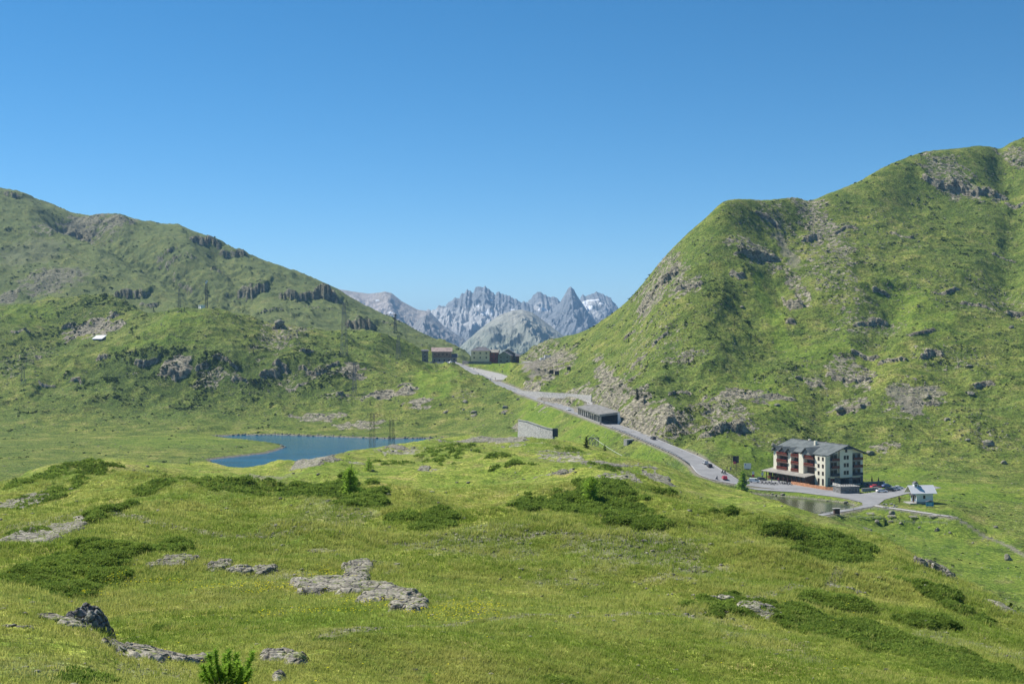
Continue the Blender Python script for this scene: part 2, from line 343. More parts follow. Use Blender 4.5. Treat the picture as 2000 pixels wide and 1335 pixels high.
def carve(P, hwf, fill=.62, cut=1.1, reach=45, under=.12, bare=1.):
    P = np.asarray(P); s = np.concatenate([[0], np.cumsum(np.hypot(*np.diff(P[:, :2], axis=0).T))])
    i0, i1 = np.searchsorted(ROW, [P[:, 1].min()-reach, P[:, 1].max()+reach])
    pcs = HX+F*P[:, 0]/P[:, 1]; j0, j1 = np.searchsorted(CPX, [pcs.min()-reach*5, pcs.max()+reach*5])
    sl = (slice(i0, i1), slice(j0, j1)); Q = P[::3]; Q = np.vstack([Q, P[-1:]])
    x = X[sl]; y = D[sl]
    d, par = poly_dist([tuple(q[:2]) for q in Q], x, y)
    rz = np.interp(par, s, P[:, 2]); hw = hwf(par)+.9
    e = np.maximum(d-hw, 0)
    z = Z[sl]
    lo = rz-under-fill*e; hi = rz-under+cut*e
    z2 = np.minimum(np.maximum(z, lo), hi)
    # soften
    w = sstep(reach*.8, reach, d)
    Z[sl] = z2*(1-w)+z*w
    fillm = (lo > z+.3)&(d > hw)&(d < reach*.8); LUSH[sl] = np.maximum(LUSH[sl], fillm*.9)
    cutm = (hi < z-.8)&(d > hw)&(d < reach*.8); ROCK[sl] = np.maximum(ROCK[sl], cutm*.6)
    BARE[sl] = np.maximum(BARE[sl], (1-sstep(hw-.2, hw+1.3, d))*bare)
carve(ROAD, road_hw)
lay_pts = [W(915,717,1020),W(955,729,985),W(985,742,940)]
LAY = spline(lay_pts, 2.0)
carve(LAY, lambda s: np.interp(s, [0, 40, 95], [4., 10., 9.]), reach=25, bare=.35)
side_pts = [W(1062,775,815),W(1090,777,800),W(1120,778,790),W(1150,784,755),W(1152,790,735)]
SIDE = spline(side_pts, 2.0)
carve(SIDE, lambda s: s*0+2.0, reach=12)

def ground_path(pts, hw, reach=14, zz=None):
    P = spline([(*on_plane(p[0], p[1], HZ), HZ if zz is None else z_) for p, z_ in zip(pts, zz or pts)], 1.5); carve(P, lambda s: s*0+hw, fill=.4, reach=reach, bare=.9); return P
PATH_E = ground_path([(1700,984),(1722,989),(1760,994),(1800,1000),(1862,1009)], 1.3)
PATH_W = ground_path([(1705,984),(1680,991),(1640,998),(1600,1006),(1586,1010)], 1.5)
PATH_S = ground_path([(1680,990),(1650,1005),(1690,1011)], .6) if False else None
# ------------------------------------------------------------------ cover masks
# rocky places on the right mountain, left mountain and below the road
for p in [(1595,430,40,50),(1480,490,60,18),(1310,520,26,36),(1275,570,30,26),(1850,335,50,40),(1900,370,60,20),(1520,440,40,46,.7),(1555,560,16,44),(1660,725,50,36),
          (1590,745,24,14),(1410,812,56,34),(1345,830,40,24),(1660,790,40,16),(1240,800,50,45,1),(1195,760,40,45,1),(1180,735,16,40,1),(1290,815,50,30,1),(1860,700,80,30,.6),(1800,770,50,30,.8),(1760,800,36,26,.7),
          (1740,870,40,10),(1700,640,80,18,.7),(1620,520,50,60,.7),(1670,470,60,50,.5),(1750,450,60,40,.5),(1820,560,90,40,.5),(1950,590,60,20,.6),(1330,555,40,20,.8),
          (1300,640,40,60,.6),(1250,680,40,40,.6),(1440,775,60,8,1),(1980,300,30,18),(1505,865,40,16,.6),(1900,830,80,40,.5),(1530,740,80,20,.5),(1330,700,50,12,.8),
          (1068,718,20,14,.9),(1042,752,26,10,1),(1050,695,40,10,.8),(1085,700,40,14,.9),(1110,775,60,9,1),(1930,870,40,12,.6)]:
    patch(ROCK, *p[:4], s=(p[4] if len(p) > 4 else .85)*.63, dmin=480)
for p in [(100,540,60,20,.6),(210,642,34,10,.8),(170,645,50,14,.8),(15,578,24,14,.8),(60,480,50,18,.2),(640,722,40,12,.5),(560,742,50,18,.4),(500,760,70,12,.3),(690,725,30,16,.7),
          (345,712,32,20,.9),(420,735,50,20,.5),(760,770,40,8,.9),(790,760,30,6,.9),(820,785,30,7,.7),(620,815,60,9,.6),(700,830,60,8,.6),(480,625,30,10,.3),(150,455,40,16,.8),
          (225,422,40,5,.7),(900,770,30,10,.4),(200,470,70,14,.4),(680,775,60,10,.4),(40,700,50,20,.4),(560,640,40,10,.5),(1020,862,50,8,.8),(1010,835,10,8,.8)]:
    patch(ROCK, *p[:4], s=p[4], dmin=480)
# shrubby dark belts on the slopes; the faint gully pair paints its shadow
for p in [(290,725,140,36,1.),(190,595,90,20,1.),(560,750,140,34,.95),(440,790,110,20,.8),(440,720,120,30,.9),(600,700,80,20,.8),(1420,640,60,70,.25),(1500,720,60,50,.5),(1330,800,60,50,.6),(1440,700,60,40,.2),(1380,560,60,30,.5),
          (60,680,80,50,.6),(120,800,100,18,.5),(400,760,100,20,.6),(520,690,90,16,.5),(1600,850,90,20,.4),(1900,700,90,20,.4),(640,680,80,20,.4),(1290,775,50,20,.8),(230,790,60,14,.6)]:
    patch(SHRUB, *p[:4], s=p[4], dmin=480)
for p in [(1060,800,50,30),(1150,850,70,36),(1260,890,60,26),(1030,850,30,20),(850,735,50,18,.9),(980,710,60,6,1),(1600,970,90,12,1),(1800,1010,160,20,.6),(1900,1080,140,60,.7),(1620,680,80,20,.5),(1520,640,20,100,.7),
          (1850,960,150,20,.8),(60,610,80,14,.5),(330,620,60,12,.5),(300,670,90,8,.7),(1460,880,60,20,.8),(1750,930,90,8,.7),(1500,765,40,50,.6),(1790,600,60,60,.5),(350,860,150,14,.4)]:
    patch(LUSH, *p[:4], s=p[4] if len(p) > 4 else .9, dmin=440)
for p in [(1058,704,42,9,1.),(1050,712,30,3,.7),(60,492,60,30,.3),(120,540,50,18,.5),(1780,790,24,20,.8),(1755,770,20,20,.7),(1800,765,50,10,.6),(1540,500,14,40,.6),(1485,775,50,6,.8)]:
    patch(BARE, *p[:4], s=p[4] if len(p) > 4 else .9, dmin=480)
# foreground: low juniper mats, stony heath
JUN = [(190,1080,95,27),(625,962,88,30),(700,985,60,16),(855,1022,70,26),(790,1010,50,12),(420,948,130,20),(300,955,60,12),(1080,985,110,22),(1190,1000,90,24),(1270,1025,60,14),(1520,1035,70,14),(1600,1048,80,14),(1660,1068,50,12),
       (1450,1190,130,20),(1560,1215,140,26),(1700,1248,130,34),(1850,1290,110,34),(1960,1320,70,26),(60,990,70,8),(150,922,90,10),(60,940,50,10),(1250,890,60,8),(1120,880,50,7),(1000,905,80,6),(980,890,60,6),(880,870,70,5),
       (1650,1180,100,10),(1800,1215,80,12),(1200,915,50,9),(780,905,60,6),(120,1160,70,10),(250,1255,40,10),(640,1248,40,5),(1100,1330,60,8),(170,1325,60,10),(1400,1000,60,10),(1300,960,60,8),(1830,1150,40,12),(210,1000,40,8),(50,1045,40,6)]
JREG = []
for pts_, wd, dm_ in (([(1690,1030),(1740,1062),(1790,1092)], .5, 300), ([(1862,1010),(1900,1030),(1960,1062),(2000,1085)], .6, 280), ([(640,1240),(900,1215),(1200,1200),(1500,1160),(1700,1110)], .16, 12), ([(100,1010),(400,1040),(760,1060),(1000,1050),(1300,1060),(1550,1070)], .22, 12)):
    P_ = [at(u_, w_, dm_) for u_, w_ in pts_]; P_ = spline([(q.x, q.y, 0) for q in P_], 2.0); sl_ = (slice(*np.searchsorted(ROW, [P_[:, 1].min()-3, P_[:, 1].max()+3])), slice(0, NC)); dd_, _ = poly_dist([tuple(q[:2]) for q in P_[::2]], X[sl_], D[sl_]); BARE[sl_] = np.maximum(BARE[sl_], .75*(1-sstep(wd, wd*2.2, dd_+NOI2[sl_]*wd)))
for p in JUN:
    p = (p[0], p[1], p[2]*(.68 if p[1] < 1040 else .85), p[3]*(.55 if p[1] < 1040 else .8))
    c, lat, dep = patch(SHRUB, *p, s=(.45 if p[1] < 1000 and p[0] not in (625, 1080, 700, 1190) else .95), dmin=12, rough=1.5)
    JREG.append((c, lat, dep))
for p in [(1250,1058,140,30,.55),(1200,1090,100,30,.4),(900,1060,90,30,.4),(640,1010,90,30,.3),(1000,1085,60,20,.4),(60,1025,70,12,.5),(520,930,40,30,.5),(1330,1085,60,18,.5),(1900,1260,90,20,.4),(1500,1260,120,20,.3),(560,1125,90,8,.5),
          (1100,1130,80,20,.25),(80,1300,80,30,.2),(1400,1210,70,12,.4),(300,1310,70,20,.4),(860,1170,30,30,.3),(720,1110,60,14,.4),(1230,1010,60,20,.4)]:
    patch(BARE, *p[:4], s=p[4], dmin=12)
for p in [(340,1135,150,40,.5),(600,1215,180,30,.6),(380,1215,60,10,.9),(800,1180,100,30,.3),(1320,1290,100,14,.3),(900,920,150,12,.3)]:
    patch(LUSH, *p[:4], s=p[4], dmin=12)
# flat pale slabs let into the near turf behind the crest
SLAB = [(800,878,70,6),(870,862,60,4),(1010,868,60,3),(960,858,60,2.5),(1100,900,70,4),(1200,925,60,4),(1260,912,90,4),(1080,925,60,4),(780,885,60,4),(1275,935,50,6),(850,918,30,3),(640,897,30,5),(700,905,50,4),(1090,885,60,3),(1180,905,60,3),
        (1660,1150,60,2),(1450,1178,60,2.5),(1320,1163,40,1.5),(30,985,60,7),(50,1050,50,6),(1860,1118,30,2),(40,1228,30,4),(110,1205,60,6)]
for p in SLAB: patch(ROCK, p[0], p[1], p[2]*.8, p[3]*.7, s=.55, dmin=12, rough=1.3)
# juniper mats stand a little proud of the turf
jm = SHRUB*fore*sstep(26, 60, D)
Z += jm*(.18+.22*perlin(X/1.1, D/1.1, 401)+.12*perlin(X/.55, D/.55, 402))
Z += ROCK*fore*(.06+.16*np.round(2.5*(ridged(X, D, 5, 3, 403)))/2.5)

# relief inside the rocky places of the far slopes
rk = ROCK*hill
Z += rk*((ridged(X*1.0, D*.7, 9, 4, 501)-.4)*1.5+(ridged(X*.6+D*.5, D*.6-X*.3, 4, 2, 503)-.4)*.8)
# slope driven rock: steep places break out of the turf
gy = np.gradient(Z, axis=0)/np.gradient(ROW)[:, None]
gx = np.gradient(Z, axis=1)/np.gradient(X, axis=1)
slope = np.hypot(gy-gx*X/np.maximum(D, 1), gx)
st = sstep(1.25, 2.0, slope+.6*NOI)*hill
ROCK = np.maximum(ROCK, (st*.85).astype(np.float32))
sp = sstep(.12, .55, fbm(X, D*.6, 26, 5, 601)+.35*fbm(X, D, 200, 2, 602)+.10*(slope-.6))*hill
ROCK = np.maximum(ROCK, (sp*.34).astype(np.float32))
SHRUB = np.maximum(SHRUB, (leftfar*sstep(.5, .75, streak)*.6).astype(np.float32)); ROCK = np.maximum(ROCK, (leftfar*sstep(.62, .85, streak)*sstep(.0, .3, fbm(X, Z, 120, 3, 703))*.5).astype(np.float32))
shn = sstep(.12, .5, fbm(X, D, 60, 5, 611)+.25*fbm(X, D, 9, 2, 612))*hill*.55
SHRUB = np.maximum(SHRUB, shn.astype(np.float32)*(1-LUSH))

# ------------------------------------------------------------------ materials
def nodes(mat):
    mat.use_nodes = True; nt = mat.node_tree; nt.nodes.clear(); return nt
class N:
    """small helper for node trees"""
    def __init__(s, mat):
        s.nt = nodes(mat); s.n = s.nt.nodes; s.l = s.nt.links
    def add(s, t, **k):
        nd = s.n.new('ShaderNode'+t)
        for a, v in k.items(): setattr(nd, a, v)
        return nd
    def set(s, sock, v):
        if hasattr(v, 'is_output') or isinstance(v, bpy.types.NodeSocket): s.l.new(v, sock)
        else: sock.default_value = v
    def coord(s, kind='Object'):
        return s.add('TexCoord').outputs[kind]
    def mapping(s, v, scale=(1,1,1), rot=(0,0,0)):
        m = s.add('Mapping'); s.l.new(v, m.inputs[0]); m.inputs['Scale'].default_value = scale; m.inputs['Rotation'].default_value = rot
        return m.outputs[0]
    def noise(s, v, scale, detail=3, rough=.5, dist=0.):
        m = s.add('TexNoise'); s.l.new(v, m.inputs['Vector']); m.inputs['Scale'].default_value = scale
        m.inputs['Detail'].default_value = detail; m.inputs['Roughness'].default_value = rough; m.inputs['Distortion'].default_value = dist
        return m.outputs[0]
    def voro(s, v, scale, feature='F1', out=0, rand=1.):
        m = s.add('TexVoronoi', feature=feature); s.l.new(v, m.inputs['Vector']); m.inputs['Scale'].default_value = scale; m.inputs['Randomness'].default_value = rand
        return m.outputs[out]
    def ramp(s, v, *stops, interp='LINEAR'):
        r = s.add('ValToRGB'); s.set(r.inputs[0], v); cr = r.color_ramp; cr.interpolation = interp
        while len(cr.elements) < len(stops): cr.elements.new(.5)
        for e, (p, c) in zip(cr.elements, stops):
            e.position = p; e.color = (c, c, c, 1) if isinstance(c, (int, float)) else (*c, 1)
        return r.outputs[0]
    def mix(s, f, a, b, mode='MIX'):
        m = s.add('Mix', data_type='RGBA', blend_type=mode); m.clamp_factor = True
        s.set(m.inputs[0], f)
        for k, v in ((6, a), (7, b)):
            if isinstance(v, tuple): v = (*v, 1) if len(v) == 3 else v
            s.set(m.inputs[k], v)
        return m.outputs[2]
    def math(s, op, a, b=0., clamp=False):
        m = s.add('Math', operation=op, use_clamp=clamp); s.set(m.inputs[0], a); s.set(m.inputs[1], b); return m.outputs[0]
    def bump(s, h, strength, dist, normal=None):
        b = s.add('Bump'); b.inputs['Strength'].default_value = strength; b.inputs['Distance'].default_value = dist
        s.l.new(h, b.inputs['Height'])
        if normal is not None: s.l.new(normal, b.inputs['Normal'])
        return b.outputs[0]
    def out(s, color, rough=.9, normal=None, spec=.2, metal=0.):
        p = s.add('BsdfPrincipled'); s.set(p.inputs['Base Color'], (*color, 1) if isinstance(color, tuple) else color)
        s.set(p.inputs['Roughness'], rough); p.inputs['Specular IOR Level'].default_value = spec; p.inputs['Metallic'].default_value = metal
        if normal is not None: s.l.new(normal, p.inputs['Normal'])
        o = s.add('OutputMaterial'); s.l.new(p.outputs[0], o.inputs[0]); return p
def rock_color(n, v, s=1., tint=(1,1,1)):
    a = n.noise(v, .35*s, 5, .65); b = n.noise(v, 2.2*s, 4, .6)
    c = n.ramp(a, (.36, (.15*tint[0],.143*tint[1],.125*tint[2])), (.5, (.32*tint[0],.30*tint[1],.245*tint[2])), (.64, (.48*tint[0],.445*tint[1],.36*tint[2])))
    d = n.ramp(b, (.36, .5), (.58, 1.15))
    st = n.noise(n.mapping(v, (.12*s, .12*s, 1.3*s), (.25, .12, 0)), 1.2, 3, .6); c = n.mix(1., c, n.ramp(st, (.42, .62), (.56, 1.12)), 'MULTIPLY')
    return n.mix(1., c, d, 'MULTIPLY')
def ground_material(name, near, dull=False):
    m = bpy.data.materials.new(name); n = N(m)
    v = n.coord(); at_ = n.add('Attribute', attribute_name='cover'); sep = n.add('SeparateColor'); n.l.new(at_.outputs['Color'], sep.inputs[0])
    rock, shrub, lush, bare = sep.outputs[0], sep.outputs[1], sep.outputs[2], at_.outputs['Alpha']
    big = n.noise(v, .012 if not near else .05, 5, .6); med = n.noise(v, .09 if not near else .35, 5, .65)
    fin = n.noise(v, .75 if not near else 2.6, 4, .7); vf = n.noise(v, 2.2 if not near else 9., 3, .7)
    if near:
        c = n.ramp(med, (.34, (.105,.158,.022)), (.46, (.198,.245,.040)), (.56, (.290,.312,.064)), (.67, (.37,.33,.11)))
        c = n.mix(n.ramp(big, (.42, 0.), (.6, .6)), c, (.125,.20,.028)); c = n.mix(n.ramp(n.noise(v, .13, 5, .7), (.54, 0.), (.62, .45)), c, (.19,.17,.075))
    else:
        c = n.ramp(med, (.34, (.078,.120,.020)), (.45, (.138,.180,.032)), (.56, (.215,.245,.050)), (.67, (.31,.29,.09)))
        c = n.mix(n.ramp(big, (.38, 0.), (.62, .6)), c, (.10,.155,.032))
    c = n.mix(n.math('MULTIPLY', lush, .85), c, n.ramp(fin, (.36, (.075,.15,.016)), (.5, (.135,.215,.028)), (.64, (.23,.27,.04))))
    # tussocks and small shrubs
    c = n.mix(1., c, n.ramp(fin, (.38, .48), (.5, .97), (.62, 1.45)), 'MULTIPLY')
    c = n.mix(1., c, n.ramp(vf, (.38, .5), (.5, .97), (.62, 1.55)), 'MULTIPLY')
    tus = n.noise(n.mapping(v, (1, 2.2, 1), (0, 0, .5)), .22 if not near else .9, 4, .75)
    c = n.mix(n.math('MULTIPLY', n.ramp(tus, (.53, 0.), (.66, .55)), n.math('SUBTRACT', 1., n.math('MULTIPLY', lush, .8))), c, (.065,.11,.014))
    c = n.mix(n.ramp(tus, (.33, .6), (.42, 0.)), c, (.26,.25,.095))
    c = n.mix(n.math('MULTIPLY', lush, .5), c, n.ramp(med, (.38, (.11,.19,.022)), (.5, (.165,.25,.032)), (.62, (.25,.30,.045))))
    # heath and bare soil
    bn = n.math('MULTIPLY', bare, n.ramp(n.noise(v, .5 if not near else 1.6, 4, .7), (.25, .4), (.55, 1.15)), True)
    soil = n.ramp(vf, (.3, (.13,.11,.085)), (.5, (.25,.225,.18)), (.7, (.37,.345,.30)))
    c = n.mix(bn, c, soil)
    sn = n.math('MULTIPLY', shrub, n.ramp(fin, (.38, 1.2), (.60, .25)), True)
    c = n.mix(sn, c, n.ramp(vf, (.38, (.025,.045,.010)), (.52, (.06,.095,.018)), (.64, (.11,.145,.03))))
    # rock breaking through
    rn = n.noise(v, .33 if not near else 1.1, 6, .7)
    rm = n.math('GREATER_THAN', n.math('ADD', rock, n.math('MULTIPLY', n.math('SUBTRACT', rn, .5), 1.7)), .52)
    rm = n.ramp(n.math('ADD', rock, n.math('MULTIPLY', n.math('SUBTRACT', rn, .5), 1.7)), (.49, 0.), (.53, 1.))
    rc = rock_color(n, v, 1. if not near else 2.5, (1.0,1.0,1.0) if near else (1.25,1.21,1.08))
    c = n.mix(rm, c, rc)
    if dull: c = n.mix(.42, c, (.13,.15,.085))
    # scattered pale stones
    vs = n.voro(v, .55 if not near else 1.4)
    stone = n.math('MULTIPLY', n.math('LESS_THAN', vs, .13 if not near else .06), n.ramp(n.noise(v, .06 if not near else .25, 3, .6), (.5, 0.), (.6, 1.)))
    c = n.mix(stone, c, (.36,.35,.31))
    h = n.mix(.5, n.math('MULTIPLY', fin, 1.), vf)
    nrm = n.bump(h, .9, 1.4 if not near else .22)
    crack = n.voro(n.mapping(v, (1,1,2.5)), .8 if not near else 2.5, 'DISTANCE_TO_EDGE')
    nrm = n.bump(n.math('MULTIPLY', rm, n.ramp(crack, (0., 0.), (.18, 1.))), .7, .5 if not near else .08, nrm)
    n.out(c, .95, nrm, .08)
    return m
MG_NEAR = ground_material('alpine_turf_near', True)
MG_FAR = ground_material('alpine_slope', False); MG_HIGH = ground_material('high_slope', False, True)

def tag(o, label=None, cat=None, group=None, kind=None):
    if label: o['label'] = label
    if cat: o['category'] = cat
    if group: o['group'] = group
    if kind: o['kind'] = kind
    return o
def mesh_np(name, co, quads, mats, cover=None, smooth=True, parent=None, tris=None):
    me = bpy.data.meshes.new(name); co = np.ascontiguousarray(co, np.float32)
    me.vertices.add(len(co)); me.vertices.foreach_set('co', co.ravel())
    fs = []
    if quads is not None and len(quads): fs.append(quads)
    if tris is not None and len(tris): fs.append(tris)
    tot = sum(len(f)*f.shape[1] for f in fs); cnt = sum(len(f) for f in fs)
    me.loops.add(tot); me.loops.foreach_set('vertex_index', np.concatenate([f.ravel() for f in fs]).astype(np.int32))
    me.polygons.add(cnt)
    ls = []; s = 0
    for f in fs:
        ls.append(s+np.arange(len(f))*f.shape[1]); s += len(f)*f.shape[1]
    me.polygons.foreach_set('loop_start', np.concatenate(ls).astype(np.int32))
    me.update(calc_edges=True)
    if smooth: me.polygons.foreach_set('use_smooth', np.ones(cnt, bool))
    if cover is not None:
        a = me.color_attributes.new('cover', 'FLOAT_COLOR', 'POINT'); a.data.foreach_set('color', np.ascontiguousarray(cover, np.float32).ravel())
    me.validate()
    for m in (mats if isinstance(mats, list) else [mats]): me.materials.append(m)
    o = bpy.data.objects.new(name, me); COL.objects.link(o)
    if parent: o.parent = parent
    return o
def build_ground():
    idx = np.arange(NR*NC).reshape(NR, NC)
    q = np.stack([idx[:-1, :-1], idx[:-1, 1:], idx[1:, 1:], idx[1:, :-1]], -1)
    # which sheet a face belongs to
    dm = D[:-1, :-1]; isfore = dm < (crestD[:, :-1]*1.12)
    isval = (~isfore) & (dm < footD[:, :-1]+5)
    rest = ~(isfore | isval); high = (CPX[None, :-1] < 985) & rest & (dm > KD[16][None, :-1]); left = (CPX[None, :-1] < 985) & rest & ~high; right_ = rest & ~left & ~high
    co = np.stack([X, D, Z], -1).reshape(-1, 3)
    cov = np.stack([ROCK, SHRUB, LUSH, BARE], -1).reshape(-1, 4)
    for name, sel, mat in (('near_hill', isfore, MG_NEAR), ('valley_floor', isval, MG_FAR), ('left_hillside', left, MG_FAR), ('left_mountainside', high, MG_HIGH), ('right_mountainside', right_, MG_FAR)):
        f = q[sel]; u, inv = np.unique(f.ravel(), return_inverse=True)
        o = mesh_np(name, co[u], inv.reshape(-1, 4), mat, cov[u]); tag(o, kind='structure')
build_ground()
def plane(name, P, z, mat):
    me = bpy.data.meshes.new(name); me.from_pydata([(x, y, z) for x, y in P], [], [list(range(len(P)))]); me.update()
    o = bpy.data.objects.new(name, me); COL.objects.link(o); me.materials.append(mat); return o
m = bpy.data.materials.new('low_ground'); n = N(m); n.out(n.ramp(n.noise(n.coord(), .01), (.3, (.06,.09,.03)), (.7, (.10,.12,.05))))
tag(plane('ground', [(-16000,-4000),(16000,-4000),(16000,16000),(-16000,16000)], -170, m), kind='structure')
# turf under and behind the photographer
def back_turf():
    xs = np.linspace(-60, 60, 61); ys = np.linspace(-60, 1.6, 31); g = np.array([[(x, y, -1.72-.0*y) for x in xs] for y in ys]).reshape(-1, 3)
    g[:, 2] += -.02+.15*fbm(g[:, 0], g[:, 1], 9, 2, 5)*sstep(2, 20, np.hypot(g[:, 0], g[:, 1]))-.0018*np.maximum(np.abs(g[:, 0])-3, 0)**2
    ii = np.arange(61*31).reshape(31, 61); q = np.stack([ii[:-1, :-1], ii[:-1, 1:], ii[1:, 1:], ii[1:, :-1]], -1).reshape(-1, 4)
    tag(mesh_np('hilltop', g, q, MG_NEAR, np.zeros((len(g), 4))), kind='structure')
back_turf()

# ------------------------------------------------------------------ water
def water_mat(name, deep, rough, bscale, bstr):
    m = bpy.data.materials.new(name); n = N(m); v = n.coord()
    w = n.noise(n.mapping(v, (1, .35, 1)), bscale, 4, .6); w2 = n.noise(n.mapping(v, (.5, 2.4, 1)), .03, 4, .6)
    c = n.mix(n.ramp(w2, (.4, 0.), (.65, 1.)), deep, tuple(k*1.5 for k in deep))
    p = n.out(c, rough, n.bump(w, bstr, .25), .5); p.inputs['IOR'].default_value = 1.33
    return m
M_LAKE = water_mat('lake_water', (.007,.085,.17), .15, 1.3, .45)
M_POND = water_mat('pond_water', (.050,.062,.028), .14, 1.2, .3)
tag(plane('lake', jitter([(x+(x-np.mean([p[0] for p in LAKE]))*.02, y+(y-np.mean([p[1] for p in LAKE]))*.03) for x, y in LAKE], .01, 50), LAKE_Z, M_LAKE), kind='structure')
px_ = np.mean([p[0] for p in POND]); py_ = np.mean([p[1] for p in POND])
tag(plane('pond', [(x+(x-px_)*.03, y+(y-py_)*.05) for x, y in POND], POND_Z, M_POND), kind='structure')

# ------------------------------------------------------------------ far mountains
def far_mat(name, cols, scale=.02, veg=None, snow=True):
    m = bpy.data.materials.new(name); n = N(m); v = n.coord()
    a = n.noise(v, scale, 6, .65); b = n.noise(n.mapping(v, (1, 1, .35)), scale*4, 5, .7)
    c = n.ramp(a, (.32, cols[0]), (.5, cols[1]), (.68, cols[2]))
    c = n.mix(1., c, n.ramp(b, (.3, .62), (.65, 1.3)), 'MULTIPLY')
    at_ = n.add('Attribute', attribute_name='cover'); sep = n.add('SeparateColor'); n.l.new(at_.outputs['Color'], sep.inputs[0])
    if veg: c = n.mix(n.math('MULTIPLY', sep.outputs[1], n.ramp(b, (.35, 1.), (.6, .55))), c, veg)
    c = n.mix(sep.outputs[2], c, cols[3])           # scree
    c = n.mix(n.ramp(n.math('ADD', sep.outputs[0], n.math('MULTIPLY', n.math('SUBTRACT', b, .5), .6)), (.5, 0.), (.58, 1.)), c, (.80,.82,.85))
    n.out(c, .9, n.bump(b, .8, 14.), .1); return m
def far_range(name, ridge, Yr, mat, front, base=-170, wl=260, rough=70, seed=0, spur=.6, snow=(), veg=None, scree=(), back=500, jag=0., nx=None):
    """mountain body: skyline knots (px,py) at distance Yr, falling towards the viewer over `front` metres"""
    px = np.array([p[0] for p in ridge], float); py = np.array([p[1] for p in ridge], float)
    nx = nx or int((px[-1]-px[0])*1.15); ny = 230
    qx = np.linspace(px[0], px[-1], nx)
    top = (HY-np.interp(qx, px, py))*Yr/F
    ys = np.concatenate([np.linspace(-front, -30, ny-40), np.linspace(-30, 25, 20)[1:], np.linspace(25, back, 22)[1:]])
    x = np.repeat(((qx-HX)/F*Yr)[None, :], len(ys), 0); y = np.repeat(ys[:, None], nx, 1)
    if jag: top = top + jag*(ridged(x[0], x[0]*0+7.7, 90, 4, seed+5)-.45)+jag*.5*perlin(x[0]/21, x[0]*0, seed)
    t = np.where(y < 0, -y/front, y/back)
    H = top-base
    prof = np.where(y < 0, (1-t)**1.25, (1-t)**1.0)
    warp = 60*fbm(x, y, 400, 2, seed+1)
    rib = ridged(x+warp+y*spur*.5, y*.30, wl, 5, seed+2)          # ribs running down the face
    rg = ridged(x+warp, y, wl*.45, 5, seed+3)
    amp = rough*np.clip(t*5, 0, 1)*np.clip((1-t)*3, 0, 1)
    z = base+H*prof+amp*((rib-.42)*1.5+(rg-.42)*.8)+rough*.16*np.clip(t*12, 0.0, 1)*fbm(x, y, 35, 3, seed+4)
    co = np.stack([x, Yr+y, z], -1)
    cov = np.zeros((len(ys), nx, 4), np.float32)
    X_ = co[..., 0]; Y_ = co[..., 1]; pp = HX+F*X_/Y_; qq = HY-F*z/Y_
    nz = fbm(X_, Y_, 90, 4, seed+8)
    for (sx, sy, rx, ry) in snow:
        i = np.argmin((pp-sx)**2+(qq-sy)**2+1e9*(y > 5)); cx, cy, cz = co.reshape(-1, 3)[i]
        rr = ((X_-cx)/(rx*Yr/F))**2+((z-cz)/(ry*Yr/F))**2
        cov[..., 0] = np.maximum(cov[..., 0], sstep(-.2, .5, 1-rr+nz*1.4)*(y < 5))
    for (sx, sy, rx, ry) in scree:
        i = np.argmin((pp-sx)**2+(qq-sy)**2+1e9*(y > 5)); cx, cy, cz = co.reshape(-1, 3)[i]
        rr = ((X_-cx)/(rx*Yr/F))**2+((z-cz)/(ry*Yr/F))**2
        cov[..., 2] = np.maximum(cov[..., 2], .8*sstep(-.3, .6, 1-rr+nz*1.2))
    if veg is not None: cov[..., 1] = sstep(veg[0], veg[1], -(z+nz*60))
    ii = np.arange(len(ys)*nx).reshape(len(ys), nx); q = np.stack([ii[:-1, :-1], ii[:-1, 1:], ii[1:, 1:], ii[1:, :-1]], -1).reshape(-1, 4)
    o = mesh_np(name, co.reshape(-1, 3), q, mat, cov.reshape(-1, 4)); tag(o, kind='structure'); return o
grey = ((.16,.165,.17),(.26,.26,.26),(.36,.355,.35),(.45,.44,.43))
pale = ((.26,.235,.215),(.37,.34,.31),(.45,.41,.38),(.45,.41,.39))
dark = ((.14,.16,.18),(.21,.23,.25),(.29,.31,.33),(.50,.50,.49))  # far tones raised pale and bluish: some haze is put into the colour
M_GREY = far_mat('mountain_grey', grey); M_PALE = far_mat('mountain_pale', pale, veg=(.11,.14,.07)); M_DARK = far_mat('mountain_dark', dark)
M_HUMP = far_mat('mountain_green', ((.25,.25,.22),(.31,.31,.27),(.38,.37,.32),(.4,.38,.34)), .012, veg=(.17,.205,.155))
far_range('far_pale_mountain', [(560,640),(620,585),(655,563),(690,569),(720,573),(742,571),(752,569),(765,572),(785,588),(815,604),(840,608),(870,640),(900,700)], 6300, M_PALE, 1700, seed=11, rough=38, snow=[(737,587,9,2.5),(763,610,6,2.5)], scree=[(700,600,60,25)], veg=(60,180), wl=220)
far_range('far_jagged_mountain', [(760,650),(800,622),(835,605),(875,595),(888,582),(905,575),(912,566),(925,570),(933,558),(940,563),(947,556),(955,561),(963,570),(968,577),(975,570),(985,573),(995,579),(1010,587),(1030,594),(1060,600),(1090,608),(1150,640)], 7600, M_DARK, 2300, seed=23, rough=70, jag=26, wl=200,
          snow=[(960,586,5,2),(935,598,3,2),(952,610,4,6),(962,612,3,6),(943,612,4,3),(1000,606,6,2)], scree=[(935,612,50,16),(850,612,40,14),(890,630,70,16),(1000,620,60,12)])
